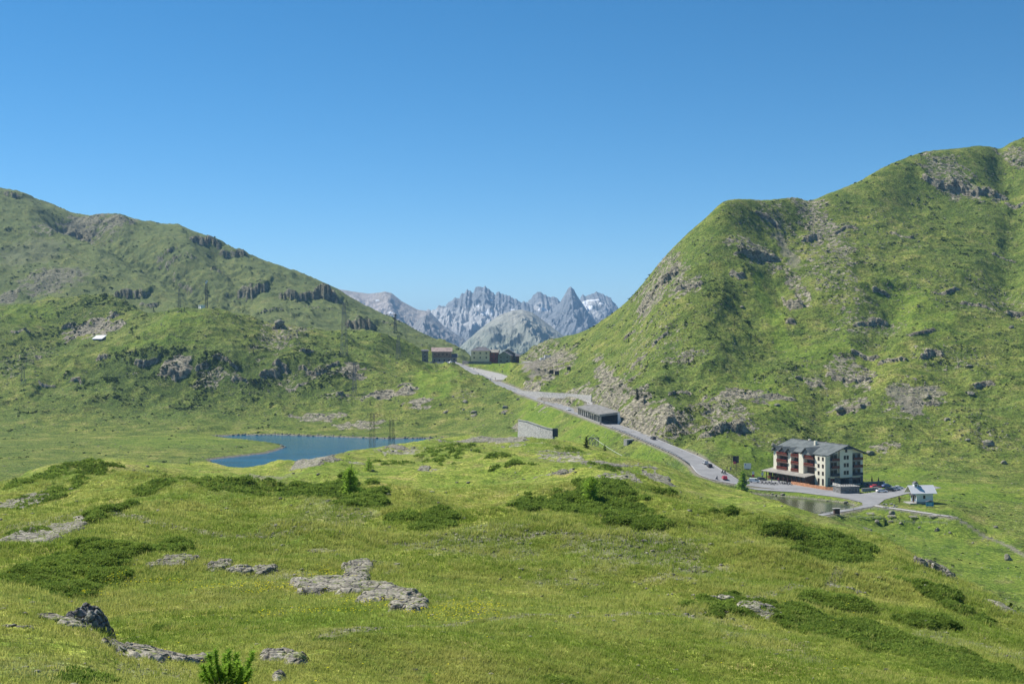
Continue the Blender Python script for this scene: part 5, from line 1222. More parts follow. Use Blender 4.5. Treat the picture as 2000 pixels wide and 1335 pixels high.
def stone_terrace():
    x, y = on_plane(1642, 963, HZ); t = thing('stone_terrace', (x, y, HZ), 'dark grey stone garage block with railed terrace at the hotel corner', 'terrace', rz=.25)
    MB().box(0, 8.0, 0, 6, -.6, 2.4).build('wall', M_STONED, t)
    for k in range(3): window(t, 1.2, 1.3, (1.6+k*2.4, -.005, 1.1), frame=M_CONC)
    MB().box(-.2, 8.2, -.25, 6.2, 2.402, 2.6).build('deck', M_CONC, t)
    r_ = MB()
    for k in range(9): r_.box(-.1+k*1.02, -.02+k*1.02, -.15, -.07, 2.6, 3.7)
    for z in (2.9, 3.3, 3.7): r_.box(-.1, 8.1, -.14, -.09, z-.04, z+.04)
    r_.build('railing', M_DARKM, t)
    MB().box(-.1, .02, -.05, 6, 2.6, 3.5).build('side_railing', M_STONEW, t)
stone_terrace()
def low_wall(px0, py0, px1, py1, h, th, label, mat, name='garden_wall', cat='wall'):
    a = Vector((*on_plane(px0, py0, HZ), HZ)); b = Vector((*on_plane(px1, py1, HZ), HZ)); t = thing(name, a, label, cat, rz=math.atan2((b-a).y, (b-a).x)); Lw = (b-a).length
    MB().box(0, Lw, 0, th, -.5, h).build('wall', mat, t); MB().box(-.08, Lw+.08, -.08, th+.08, h+.002, h+.14).build('coping', M_CONC, t)
low_wall(1684, 959, 1716, 956, 1.0, .4, 'low pale stone wall between the garage block and the parked cars', M_STONEW)
low_wall(1688, 948, 1728, 946, 1.3, .4, 'dark low wall behind the hotel car park', M_STONED)

# ------------------------------------------------------------------ chapel
def chapel():
    x, y = on_plane(1790, 983, HZ); t = thing('chapel', (x, y, HZ), 'small white chapel with pale metal roof and a bell turret', 'chapel', rz=.12)
    Lx, Wy, E, Rg = 6.2, 4.6, 4.2, 6.1     # long side along local x, gable end faces -x
    MB().prism([(0, .6), (Wy, .6), (Wy, E), (Wy/2, Rg), (0, E)], 0, Lx, 'x').build('wall', M_WHITEW, t)
    MB().box(-.05, Lx+.05, -.05, Wy+.05, -.6, .598).build('plinth', M_CONC, t)
    rf = MB(); sl = (Rg-E)/(Wy/2)
    for s in (-1, 1):
        ye = Wy/2+s*(Wy/2+.9); ze = E-.9*sl; rf.prism([(Wy/2, Rg+.02), (ye, ze+.02), (ye, ze+.24), (Wy/2, Rg+.26)], -2.2, Lx+1.2, 'x')
    rf = rf.build('roof', paint('pale_metal_roof', (.66,.66,.66)), t)
    tu = MB().box(-.1, 1.3, Wy/2-.65, Wy/2+.65, Rg-.9, Rg+.9).build('bell_turret', M_WHITEW, t)
    MB().prism([(-.35, Rg+.9), (1.55, Rg+.9), (.6, Rg+1.65)], Wy/2-.95, Wy/2+.95, 'y').build('turret_roof', M_ROOFD, tu)
    MB().box(.3, .9, Wy/2-.68, Wy/2-.64, Rg-.1, Rg+.6).build('bell_opening', M_GLASSD, tu)
    MB().box(1.3, 2.4, Wy/2-.7, Wy/2+.1, Rg-.6, Rg+.02).build('roof_hatch', M_ROOFD, rf)
    window(t, .8, 1.2, (2.9, -.005, 2.3)); d = MB().box(-.08, -.003, Wy/2-.6, Wy/2+.6, .3, 2.7).build('door', M_WOODD, t)
    MB().prism([(Wy/2-1.2, 2.75), (Wy/2+1.2, 2.75), (Wy/2, 3.55)], -1.3, -.01, 'x').build('porch_roof', M_ROOFD, t)
    for yy in (.7, Wy-.7): window(t, .6, 1.0, (-.005, yy, 2.3), -math.pi/2)
    MB().box(-2.6, -.06, -.5, Wy+.4, -.6, .22).build('step', M_CONC, t)
chapel()

# ------------------------------------------------------------------ vehicles
def car(x, y, z, rz, label, pnt, group=None, van=False, name='car', cat='car', scale=1.):
    t = thing(name, (x, y, z), label, cat, group, rz); t.scale = (scale,)*3
    if van: Lc, Wc = 4.5, 1.8; prof = [(-2.2,.35),(2.2,.35),(2.25,.85),(1.75,1.1),(.95,1.8),(-2.15,1.86),(-2.25,1.0)]; gl = [(1.55,1.12),(1.0,1.66),(.25,1.66),(.25,1.12)]
    else: Lc, Wc = 4.3, 1.75; prof = [(-2.1,.3),(2.1,.3),(2.18,.72),(1.2,.92),(.45,1.42),(-1.2,1.45),(-1.95,1.0),(-2.15,.7)]; gl = [(1.0,.94),(.42,1.34),(-1.15,1.36),(-1.7,1.0)]
    w2 = Wc/2
    m_ = MB(); k = len(prof); Vs = []
    for yy, ins in ((-w2, 0), (w2, 0)):
        for (a, b) in prof: Vs.append((a, yy*(1-.14*max(0, (b-.9))), b))
    m_.add(Vs, [tuple(range(k))[::-1], tuple(range(k, 2*k))]+[(i, (i+1) % k, (i+1) % k+k, i+k) for i in range(k)]); m_.build('body', pnt, t, bevel=.06, smooth=False)
    for s in (-1, 1):
        V = [(a, s*(w2*(1-.14*max(0, b-.9))+.012), b) for a, b in gl]; V2 = [(a, p[1]-s*.03, b) for (a, b), p in zip(gl, V)]; kk = len(gl); MB().add(V+V2, [tuple(range(kk)), tuple(range(kk, 2*kk))[::-1]]+[(i, (i+1) % kk, (i+1) % kk+kk, i+kk) for i in range(kk)]).build('side_window', M_GLASSD, t)
    def pane(pa, pb, nm):
        (a, b), (c, d) = pa, pb; nx_, nz_ = (d-b), -(c-a); l = math.hypot(nx_, nz_); nx_, nz_ = nx_/l*.02, nz_/l*.02
        if nz_ < 0: nx_, nz_ = -nx_, -nz_
        ya, yb = w2*.84, w2*.80; V = [(a+nx_, -ya, b+nz_), (a+nx_, ya, b+nz_), (c+nx_, yb, d+nz_), (c+nx_, -yb, d+nz_)]; V += [(p[0]-nx_*1.5, p[1], p[2]-nz_*1.5) for p in V]; MB().add(V, [(0,1,2,3),(7,6,5,4),(0,4,5,1),(1,5,6,2),(2,6,7,3),(3,7,4,0)]).build(nm, M_GLASSD, t)
    if van: pane((1.68,1.17), (1.02,1.73), 'windscreen'); MB().box(-2.262, -2.2, -.65, .65, 1.15, 1.65).build('rear_window', M_GLASSD, t)
    else: pane((1.12,.97), (.52,1.37), 'windscreen'); pane((-1.3,1.40), (-1.88,1.05), 'rear_window')
    for (a, b) in ((-1.35, -1), (-1.35, 1), (1.35, -1), (1.35, 1)):
        w_ = MB().bar((a, b*(w2-.2), .33), (a, b*(w2+.02), .33), .33, 14).build('wheel', M_TYRE, t); MB().bar((a, b*(w2+.021), .33), (a, b*(w2+.035), .33), .19, 10).build('rim', M_CHROME, w_)
    for s in (-1, 1):
        MB().box(2.12, 2.2, s*.62-.16, s*.62+.16, .62, .78).build('headlight', M_LAMP, t); MB().box(-2.19, -2.12, s*.68-.12, s*.68+.12, .68, .84).build('tail_light', M_TAIL, t)
    return t
def road_car(px, off, label, pnt, toward=True, **k):
    s = s_of_px(px); p, a = road_at(s, sgn*off); return car(p.x, p.y, p.z+.04, a if toward else a+math.pi, label, pnt, **k)
def lot_car(px, py, rz, label, pnt, **k):
    x, y = on_plane(px, py, HZ); return car(x, y, HZ+.02, rz, label, pnt, **k)
road_car(1116, 1.9, 'white car driving on the road just above the gallery', P_WHITE)
road_car(1267, -1.9, 'dark car on the straight road below the gallery', P_DGREY, toward=False)
road_car(1368, -2.0, 'silver car at the road bend, higher of the two following each other', P_SILVER, toward=False)
road_car(1376, -2.0, 'black car at the road bend, lower of the two following each other', P_BLACK, toward=False)
road_car(889, 1.5, 'dark car on the road at the pass beside the left houses', P_BLACK)
c_ = at(1415, 936, 420); car(c_.x, c_.y, c_.z+.15, math.pi*.5, 'red car at the road junction left of the hotel', P_RED)
lot_car(1474, 942, -.35, 'white delivery van parked behind the light green larch', P_WHITE, van=True, name='van', cat='van')
lot_car(1488, 938, .3, 'dark car parked just behind the white van', P_DGREY)
lot_car(1722, 961, .15, 'white estate car at the left of the cars by the hotel', P_WHITE)
lot_car(1738, 959, .1, 'black car between the white and silver parked cars', P_BLACK)
lot_car(1748, 957, .05, 'silver car at the right of the cars by the hotel', P_SILVER)
lot_car(1629, 946.5, HRZ, 'white car parked against the gable end of the hotel', P_WHITE)
lot_car(1700, 951, .6, 'dark grey car behind the low pale stone wall', P_DGREY)
lot_car(1710, 953, .3, 'small red car behind the white estate car by the hotel', P_RED)
lot_car(1731, 951, .5, 'blue car in the second row of cars by the hotel', P_BLUE)
lot_car(1755, 954, .1, 'white small car, rightmost of the cars by the hotel', P_WHITE, scale=.85)
# pass: camper vans on the gravel and cars by the house
def camper(px, d, rz, label, group=None):
    x = (px-HX)/F*d; t = thing('camper_van', (x, d, gz(x, d)+.2), label, 'camper van', group, rz)
    MB().prism([(-3,.4),(3,.4),(3.05,1.2),(2.4,1.7),(2.5,2.7),(-3,2.8)], -1.05, 1.05, 'y').build('body', P_WHITE, t, bevel=.08)
    MB().box(2.4, 2.75, -.8, .8, 1.35, 1.75).build('windscreen', M_GLASSD, t)
    for s in (-1, 1): MB().box(-1.8, -.6, s*1.055-.01, s*1.055+.01, 1.5, 2.1).build('side_window', M_GLASSD, t)
    for a in (-1.8, 1.9):
        for s in (-1, 1): MB().bar((a, s*.85, .38), (a, s*1.07, .38), .38, 12).build('wheel', M_TYRE, t)
camper(1061, 1065, .3, 'white camper van, left of the pair on the pass car park'); camper(1070, 1062, .2, 'white camper van, right of the pair on the pass car park')
x = (1050-HX)/F*1060; car(x, 1060, gz(x, 1060)+.2, .1, 'small silver car left of the camper vans on the pass', P_SILVER)
for px, d, lb, pn, rz in ((842,1052,'blue car, leftmost of the row before the left pass house',P_BLUE,1.4),(848,1052,'black car, second in the row before the left pass house',P_BLACK,1.5),(856,1051,'silver car, third in the row before the left pass house',P_SILVER,1.5),(864,1051,'white car parked before the door of the left pass house',P_WHITE,0),(873,1050,'white car, nearest the road before the left pass house',P_WHITE,0),(836,1054,'dark grey car under the stone tower at the pass',P_DGREY,1.5)):
    x = (px-HX)/F*d; car(x, d, gz(x, d)+.05, rz, lb, pn)

# ---- people and motorcycles
def person(x, y, z, rz, label, top, legs, group=None, h=1.75, sit=False, parent=None, arms=.35):
    k = h/1.75; me = bpy.data.meshes.new('person'); bm = bmesh.new()
    if sit: J = [(0,0,.92),(0,0,1.12),(0,.0,1.35),(0,0,1.47),(0,.02,1.64), (-.1,.02,.9),(-.16,.42,.88),(-.17,.35,.42),(-.17,.5,.38),(.1,.02,.9),(.16,.42,.88),(.17,.35,.42),(.17,.5,.38),(-.2,0,1.38),(-.26,.2,1.18),(-.24,.45,1.15),(.2,0,1.38),(.26,.2,1.18),(.24,.45,1.15)]
    else: J = [(0,0,.92),(0,0,1.12),(0,.0,1.35),(0,0,1.5),(0,.02,1.64),(-.1,0,.88),(-.12,.05,.48),(-.12,-.03,.07),(-.12,.12,.04),(.1,0,.88),(.13,-.02,.48),(.13,-.09,.07),(.13,.08,.04),(-.2,0,1.4),(-.26,.02,1.12),(-.24,.14,.9),(.2,0,1.4),(.27,0,1.12),(.25,.14,.9)]
    E = [(0,1),(1,2),(2,3),(3,4),(0,5),(5,6),(6,7),(7,8),(0,9),(9,10),(10,11),(11,12),(2,13),(13,14),(14,15),(2,16),(16,17),(17,18)]
    Rr = [.15,.14,.16,.06,.11,.11,.075,.05,.045,.11,.075,.05,.045,.07,.05,.04,.07,.05,.04]
    me.from_pydata([Vector(p)*k for p in J], E, []); o = bpy.data.objects.new('person', me); COL.objects.link(o)
    md = o.modifiers.new('skin', 'SKIN'); 
    for i, sv in enumerate(me.skin_vertices[0].data if me.skin_vertices else []): sv.radius = (Rr[i]*k,)*2
    return o
def person_mesh(sit):
    """one continuous body grown by a Skin modifier, baked to a mesh with three materials by height"""
    o = person(0, 0, 0, 0, '', None, None, sit=sit); me = o.data
    bm = bmesh.new(); bm.from_mesh(me); sk = bm.verts.layers.skin.verify()
    Rr = [.15,.14,.16,.06,.115,.11,.075,.05,.045,.11,.075,.05,.045,.07,.05,.04,.07,.05,.04]
    for i, v_ in enumerate(bm.verts): v_[sk].radius = (Rr[i], Rr[i]); v_[sk].use_root = (i == 0)
    bm.to_mesh(me); bm.free(); sb = o.modifiers.new('sub', 'SUBSURF'); sb.levels = 1
    dg = bpy.context.evaluated_depsgraph_get(); dg.update(); em = bpy.data.meshes.new_from_object(o.evaluated_get(dg)); bpy.data.objects.remove(o); em.name = 'person'; return em
PM = {False: person_mesh(False), True: person_mesh(True)}
CL = {c: flat_mat('cloth_'+c, v, .9) for c, v in dict(black=(.02,.02,.025), blue=(.05,.10,.28), red=(.45,.05,.05), white=(.7,.7,.68), grey=(.2,.2,.22), jeans=(.06,.09,.16), green=(.1,.2,.08)).items()}
def put_person(x, y, z, rz, label, top='black', legs='jeans', group=None, sit=False):
    me = PM[sit].copy(); me.materials.clear()
    for m in (CL[top], CL[legs], M_SKIN): me.materials.append(m)
    for p in me.polygons:
        c = p.center; hand = (abs(c.x) > .18 and (c.z < .98 if not sit else (c.y > .36 and c.z > 1.0)))
        p.material_index = 2 if c.z > 1.52 or hand else (1 if c.z < .98 else 0)
    o = bpy.data.objects.new('person', me); COL.objects.link(o); o.location = (x, y, z); o.rotation_euler = (0, 0, rz); tag(o, label, 'person', group)
    MB().ell((0, .0, 1.70), (.115, .12, .09), 8, 5).build('hair', CL['black'], o); return o
def motorcycle(x, y, z, rz, label, pn, group=None, rider=None, lean=0.):
    t = thing('motorcycle', (x, y, z), label, 'motorcycle', group, rz)
    for a in (-.75, .72):
        w_ = MB()
        for k in range(14):
            p = 6.2832*k/14; q = 6.2832*(k+1)/14; w_.bar((0, a+.27*math.cos(p), .32+.27*math.sin(p)), (0, a+.27*math.cos(q), .32+.27*math.sin(q)), .06, 5)
        w_ = w_.build('wheel', M_TYRE, t); MB().bar((-.04, a, .32), (.04, a, .32), .09, 8).build('hub', M_CHROME, w_)
    MB().box(-.17, .17, -.25, .3, .3, .68).build('engine', M_DARKM, t, bevel=.04); MB().ell((0, .18, .86), (.17, .33, .16)).build('fuel_tank', pn, t, smooth=True); MB().ell((0, -.4, .82), (.15, .42, .08)).build('seat', CL['black'], t)
    MB().bar((-.07, .72, .34), (-.07, .42, 1.0), .03).bar((.07, .72, .34), (.07, .42, 1.0), .03).build('fork', M_CHROME, t); MB().bar((-.36, .38, 1.06), (.36, .38, 1.06), .02).build('handlebar', M_DARKM, t); MB().ell((0, .56, .95), (.1, .1, .1), 8, 6).build('headlight', M_LAMP, t)
    return t
gp = 'motorcycles parked outside the hotel terrace'
bk = [(1489,944.5),(1496,945),(1503,944.6),(1509,946.5),(1515,946),(1528,945.2),(1533,946.0),(1538,945.6),(1543,947)]
for i, (a, b) in enumerate(bk):
    x, y = on_plane(a, b, HZ); motorcycle(x, y, HZ+.03, .4+.15*i, 'dark motorcycle in the row parked in front of the hotel veranda', [P_BLACK, P_DGREY, P_BLUE, P_RED][i % 4] if False else P_BLACK, gp)
def road_pair(px, off, label, lab2, top='black', toward=True):
    s = s_of_px(px); p, a = road_at(s, sgn*off); rz = a-math.pi/2+(0 if toward else math.pi); motorcycle(p.x, p.y, p.z+.04, rz, label, P_BLACK); 
    c, s_ = math.cos(rz), math.sin(rz); put_person(p.x+.3*s_, p.y-.3*c, p.z-.02, rz, lab2, top, 'black', sit=True)
road_pair(938, 1.5, 'motorcycle on the road below the pass, higher of two far riders', 'rider in black on the higher far motorcycle', toward=True)
road_pair(962, 1.5, 'motorcycle on the road beside the gravel lay-by', 'rider in black on the motorcycle beside the lay-by')
road_pair(1019, -1.5, 'motorcycle leading three riders climbing to the pass', 'rider in black, first of the three riders climbing', toward=False)
road_pair(1027, -1.5, 'second motorcycle of three riders climbing to the pass', 'rider in grey, second of the three riders climbing', 'grey', False)
road_pair(1036, -1.5, 'last motorcycle of three riders climbing to the pass', 'rider in black, last of the three riders climbing', 'black', False)
for (a, b, l1, l2, tp) in ((1400,937,'motorcycle stopped at the junction left of the red car','rider in grey on the motorcycle left of the red car','grey'),(1411,925,'black motorcycle at the junction above the red car, left one','rider in black above the red car, left one','black'),(1416,925.5,'black motorcycle at the junction above the red car, right one','rider in black above the red car, right one','black')):
    c_ = at(a, b, 420); x, y, z = c_.x, c_.y, c_.z+.15; motorcycle(x, y, z, .4, l1, P_BLACK); put_person(x+.1, y-.28, z-.05, .4, l2, tp, 'black', sit=True)
for (a, b, tp, lg, lb) in ((1420,918,'black','jeans','person in black standing by the roadside, left of a pair'),(1427,919,'blue','grey','person in blue standing by the roadside, right of a pair'),(1408,955,'grey','black','person in grey standing in the grass below the junction')):
    c = at(a, b, 420); put_person(c.x, c.y, c.z, 2.5, lb, tp, lg)
for i, (a, b, tp, lb) in enumerate(((1567,943,'white','person in a white shirt on the hotel terrace, left one'),(1575,944,'red','person in red sitting area on the hotel terrace'),(1580,945,'black','person in black on the hotel terrace, right of the one in red'),(1507,942,'blue','person in blue among the parked motorcycles'),(1520,941,'red','person in red at the left end of the hotel veranda'),(1522,944,'black','person in black beside the parked motorcycles'),(1726,947,'white','person in white behind the parked cars'))):
    x, y = on_plane(a, b, HZ); put_person(x, y, HZ, 1.+i, lb, tp, 'jeans')
for i, (px, d, lb) in enumerate(((925.5,1005,'tiny dark figure walking on the pass lay-by, upper one'),(968,940,'tiny dark figure walking on the gravel lay-by, lower one'))):
    x = (px-HX)/F*d; put_person(x, d, gz(x, d)+.1, i, lb, 'black', 'black')

# ---- signs and boards
def board(px, py0, wpx, hpx, base, label, mat, rz=0., name='signboard', cat='sign', legs=2, th=.12, dmin=420, extra=None, frame=None):
    c = at(px, base, dmin); k = c.y/F; w_, h = wpx*k, hpx*k; z1 = (HY-py0)*k-c.z; z0 = z1-h
    t = thing(name, c, label, cat, rz=rz); p = MB().box(-w_/2, w_/2, -th/2, th/2, z0, z1).build('panel', mat, t)
    for i in range(legs):
        xx = 0 if legs == 1 else (-.36+.72*i/(legs-1))*w_; MB().box(xx-.06, xx+.06, th/2+.003, th/2+.12, -.4, z1-.1).build('post', M_DARKM, t)
    return t, w_, z0, z1
t, w_, z0, z1 = board(1460, 904, 14, 11, 926, 'white billboard on dark legs left of the hotel', P_WHITE)
MB().box(-w_*.34, -w_*.22, -.1, -.064, z0+1.6, z1-.3).build('mark', P_BLUE, t); MB().box(-w_*.30, w_*.28, -.1, -.064, z0-.42, z0-.02).build('lower_strip', M_DARKM, t)
def twin_panels():
    c = at(1438, 918, 420); t = thing('road_sign', c, 'pair of dark brown angled tourist panels on one post, seen from behind', 'sign')
    k = c.y/F; z1 = (HY-890)*k-c.z
    for s in (-1, 1):
        o = MB().box(0, 7*k, -.06, .06, z1-14*k if s > 0 else z1-11*k, z1).build('panel', M_DARKM, t); o.rotation_euler = (0, 0, (.6 if s > 0 else math.pi-.35)); o.location = (0, .09*s, 0)
    MB().box(-6*k, -.5*k, -.25, -.17, z1-15.5*k, z1-10.5*k).build('red_panel', P_RED, t); MB().box(-.07, .07, -.07, .07, -.4, z1).build('post', M_DARKM, t)
twin_panels()
def pole(px, base, top, label, r=.05, name='pole', cat='pole', mat=None, dmin=420):
    c = at(px, base, dmin); t = thing(name, c, label, cat); h = (HY-top)*c.y/F-c.z; MB().bar((0, 0, -.4), (0, 0, h), r, 6).build('shaft', mat or M_DARKM, t); MB().bar((0, 0, -.1), (0, 0, .25), r*2.2, 6).build('base', M_CONC, t); return t, h
pole(1428.5, 918, 890, 'thin dark flagless pole beside the twin brown panels', .07)
for a, b, tp, lb, m_ in ((1471,934,920,'white and red banner sign behind the van, left one',P_WHITE),(1489,934,922,'small white roadside sign left of the hotel',P_WHITE)):
    t, h = pole(a, b, tp, lb, .05, 'small_sign', 'sign'); MB().box(-.5, .5, -.08, -.055, h-1.3, h).build('panel', m_, t)
    if a == 1471: MB().box(-.5, .5, -.08, -.055, h-2.2, h-1.31).build('red_panel', P_RED, t)
t, w_, z0, z1 = board(1816, 979, 15, 9, 990, 'blue information board with small roof in front of the chapel', M_SIGNBLUE, dmin=330)
MB().prism([(-w_*.6, z1), (w_*.6, z1), (0, z1+.5)], -.5, .4, 'y').build('roof', M_ROOFD, t)
MB().ell((.15, -.09, (z0+z1)/2), (w_*.25, .02, .35), 10, 6).build('map_patch', flat_mat('pale_blue_print', (.25,.5,.6), .6), t)
def info_box():
    c = at(1634, 1005, 330); t = thing('information_stand', c, 'dark wooden information stand with pale roof beside the pond path', 'information stand', rz=.2)
    MB().box(-.95, .95, -.5, .5, .35, 2.1).build('cabinet', M_WOODD, t); MB().box(-1.3, 1.3, -.85, .85, 2.12, 2.3).build('roof', M_CONC, t)
    for a in (-.85, .85):
        for b in (-.4, .4): MB().box(a-.07, a+.07, b-.07, b+.07, -.4, .348).build('leg', M_WOODD, t)
    t2 = thing('wooden_post', at(1625, 992, 330), 'short dark tree stump post left of the information stand', 'post'); MB().bar((0, 0, -.3), (.1, 0, 1.3), .3, 7, .22).build('stump', M_WOODD, t2); MB().bar((.1, 0, 1.3), (-.3, .1, 1.9), .12, 6, .05).build('branch', M_WOODD, t2)
info_box()
def picnic(px, py, label):
    c = at(px, py, 330); t = thing('picnic_table', c, label, 'picnic table', rz=.1)
    MB().box(-1.3, 1.3, -.4, .4, .68, .76).build('table_top', M_PALEY, t)
    for s in (-1, 1):
        MB().box(-1.3, 1.3, s*.85-.15, s*.85+.15, .42, .48).build('bench', M_PALEY, t); MB().box(s*.95-.06, s*.95+.06, -.8, .8, .3, .41).build('cross_beam', M_PALEY, t)
        for q in (-1, 1): MB().box(s*.95-.05, s*.95+.05, q*.35-.06, q*.35+.06, -.3, .66).build('leg', M_PALEY, t)
picnic(1700, 1005, 'bleached picnic table, leftmost on the meadow below the chapel'); picnic(1741, 1010, 'bleached picnic table, second from the left below the chapel'); picnic(1784, 1011, 'bleached picnic table, third from the left below the chapel'); picnic(1822, 1010, 'bleached picnic table, rightmost below the chapel')
def fence(pts, label, h=1.0, dmin=330, n_=None, rail=True):
    P = [at(a, b, dmin) for a, b in pts]; t = thing('wooden_fence', P[0], label, 'fence'); o = P[0].copy(); prev = None; rl = MB(); first = None
    for a, b in zip(P[:-1], P[1:]):
        Lf = (b-a).length; k = max(1, int(Lf/2.6))
        for i in range(k+1 if b is P[-1] else k):
            q = a.lerp(b, i/k); q.z = gz(q.x, q.y); q = q-o
            if first is None: first = MB().box(-.07, .07, -.07, .07, -.3, h).build('post', M_PALEY, t, loc=q)
            else: c = first.copy(); COL.objects.link(c); c.parent = t; c.location = q
            if prev is not None and rail: rl.bar(prev+Vector((0, 0, h*.85)), q+Vector((0, 0, h*.85)), .06); rl.bar(prev+Vector((0, 0, h*.45)), q+Vector((0, 0, h*.45)), .05)
            prev = q
    if rl.v: rl.build('rail', M_PALEY, t)
fence([(1585,1006),(1640,1009),(1690,1013),(1750,1018),(1800,1022),(1850,1024)], 'low pale wooden fence along the near side of the picnic meadow', .8)
fence([(1590,1002),(1650,995),(1700,995),(1760,1001),(1820,1007),(1870,1013)], 'low pale wooden fence along the chapel path', .8)
# post with marker on the chapel lawn, umbrellas by the cars
for a, b, lb in ((1716, 946, 'dark closed parasol standing behind the parked white car'),(1703, 944, 'dark closed parasol nearer the hotel gable')):
    x, y = on_plane(a, b, HZ); t = thing('parasol', (x, y, HZ), lb, 'parasol'); MB().bar((0, 0, 0), (0, 0, 3.2), .05, 6).build('pole', M_DARKM, t); MB().bar((0, 0, 1.0), (0, 0, 3.0), .38, 8, .08).build('canopy', CL['black'], t); MB().bar((0, 0, 0), (0, 0, .12), .4, 8).build('foot', M_CONC, t)
x, y = on_plane(1757, 981, HZ); t = thing('lawn_post', (x, y, HZ), 'dark post with crossbar on the lawn left of the chapel', 'post'); MB().box(-.08, .08, -.08, .08, -.3, 1.9).build('shaft', M_WOODD, t); MB().box(-.5, .5, -.06, .06, 1.5, 1.7).build('crossbar', M_WOODD, t)
r_ = np.random.default_rng(5)
for i in range(12):
    a = 1716+r_.random()*36; b = 984+r_.random()*7; x, y = on_plane(a, b, HZ); bv, bf = rock_variant(2, 700+i, .6); s = .3+.35*r_.random()
    o = mesh_np('boulder', bv*s, None, M_CONC, smooth=False, tris=bf); o.location = (x, y, HZ+.05); tag(o, 'pale rounded stone edging the lawn left of the chapel', 'boulder', 'edging stones on the chapel lawn')

# ------------------------------------------------------------------ houses on the pass
def house(px0, px1, d, top, eave, base, depth, rz, label, wallm, roofm, name='house', floors=2, cols=4, gable='side', frame=M_FRAME, cat='house', pitch=None, extras=None, wcol=None):
    xc = (px0+px1)/2; x = (xc-HX)/F*d; k = d/F; W_ = (px1-px0)*k; zb = (HY-base)*k; H_ = (base-eave)*k; Rr = (eave-top)*k
    t = thing(name, (x, d, zb), label, cat, rz=rz)
    if gable == 'front':
        MB().prism([(-W_/2, -3), (W_/2, -3), (W_/2, H_), (0, H_+Rr), (-W_/2, H_)], 0, depth, 'y').build('wall', wallm, t); rf = MB(); sl = Rr/(W_/2)
        for s in (-1, 1): rf.prism([(0, H_+Rr+.03), (s*(W_/2+.8), H_-.8*sl+.03), (s*(W_/2+.8), H_-.8*sl+.33), (0, H_+Rr+.33)], -.9, depth+.9, 'y')
        rf.build('roof', roofm, t)
    elif gable == 'hip':
        MB().box(-W_/2, W_/2, 0, depth, -3, H_).build('wall', wallm, t); a = W_/2+.6; b0, b1 = -.6, depth+.6; rr = W_*.22
        V = [(-a, b0, H_+.01), (a, b0, H_+.01), (a, b1, H_+.01), (-a, b1, H_+.01), (-rr, depth/2, H_+Rr), (rr, depth/2, H_+Rr)]; MB().add(V, [(3,2,1,0),(0,1,5,4),(1,2,5),(2,3,4,5),(3,0,4)]).build('roof', roofm, t)
    else:
        MB().prism([(0, -3), (depth, -3), (depth, H_), (depth/2, H_+Rr), (0, H_)], -W_/2, W_/2, 'x').build('wall', wallm, t); rf = MB(); sl = Rr/(depth/2)
        for s in (-1, 1): rf.prism([(depth/2, H_+Rr+.03), (depth/2+s*(depth/2+.8), H_-.8*sl+.03), (depth/2+s*(depth/2+.8), H_-.8*sl+.33), (depth/2, H_+Rr+.33)], -W_/2-.8, W_/2+.8, 'x')
        rf.build('roof', roofm, t)
    for f in range(floors):
        for c in range(cols): window(t, 1.2, 1.5, (-W_/2+(c+.5)*W_/cols, -.005, H_*(f+.55)/floors), frame=frame)
    return t, W_, H_, k
t, W_, H_, k = house(844, 882, 1085, 679, 686, 707, 11, .05, 'left pass house with pinkish sheet roof and wooden upper floor', M_CONC, M_RUST, floors=3, cols=4)
MB().box(-W_/2+1, W_/2-.3, -.5, -.02, H_*.50, H_*.92).build('wood_cladding', M_BRNW, t); MB().box(-W_/2+.6, W_/2, -1.6, -.52, H_*.46, H_*.52).build('balcony', M_BRNW, t)
for c in range(4): window(t, 1.4, 1.2, (-W_/2+2.4+c*(W_-3)/4, -.505, H_*.72))
t, W_, H_, k = house(882, 892, 1085, 691, 697, 707, 8, .05, 'small lean-to shed at the right of the left pass house', M_CONC, M_ROOFD, floors=1, cols=1, name='shed', cat='shed')
t, W_, H_, k = house(824, 836, 1082, 683, 685, 707, 6, .05, 'narrow dark stone tower house left of the pinkish roofed house', M_STONED, M_ROOFD, floors=3, cols=1, name='tower_house', cat='tower')
t, W_, H_, k = house(920, 956, 1060, 677, 685, 703, 14, -.08, 'pale ochre two storey house with dark hipped roof on the pass', M_OCHRE, M_ROOFD, floors=2, cols=3, gable='hip', frame=M_WOODD)
MB().box(-W_*.28, -W_*.16, 5, 6.5, H_+.5, H_+3.2).build('chimney', M_OCHRE, t)
t, W_, H_, k = house(957, 972, 1062, 683, 688, 704, 12, -.08, 'narrow dark red house between the ochre and grey houses', M_REDP, M_SLATE2, floors=2, cols=2)
t, W_, H_, k = house(973, 1010, 1066, 682, 694, 704, 12, -.1, 'broad grey house with dark gable behind the small grey one', M_GREYH, M_ROOFD, floors=2, cols=3, gable='front')
t, W_, H_, k = house(972, 997, 1056, 687, 694, 709, 9, -.25, 'small grey gabled house with pale roof edge in front of the broad one', M_GREYH, M_ROOFD, floors=2, cols=2, gable='front')
for s in (-1,): MB().prism([(0, H_+7*k+.4), (W_/2+.8, H_-.35), (W_/2+.8, H_-.15), (0, H_+7*k+.6)], -1.0, -.92, 'y').build('verge_board', P_WHITE, t)
t, W_, H_, k = house(1008, 1014, 1060, 692, 695, 706, 6, 0, 'little dark annex right of the grey houses', M_WOODD, M_ROOFD, floors=1, cols=1, name='shed', cat='shed')
x0_ = [pt(903,704,1045), pt(915,705,1040), pt(960,706,1035)]; bent_wall('stone_wall', 'dark stone wall below the ochre house at the pass', x0_, [p.z for p in x0_], x0_[0].z-3, .5, M_STONED, 'stone wall')
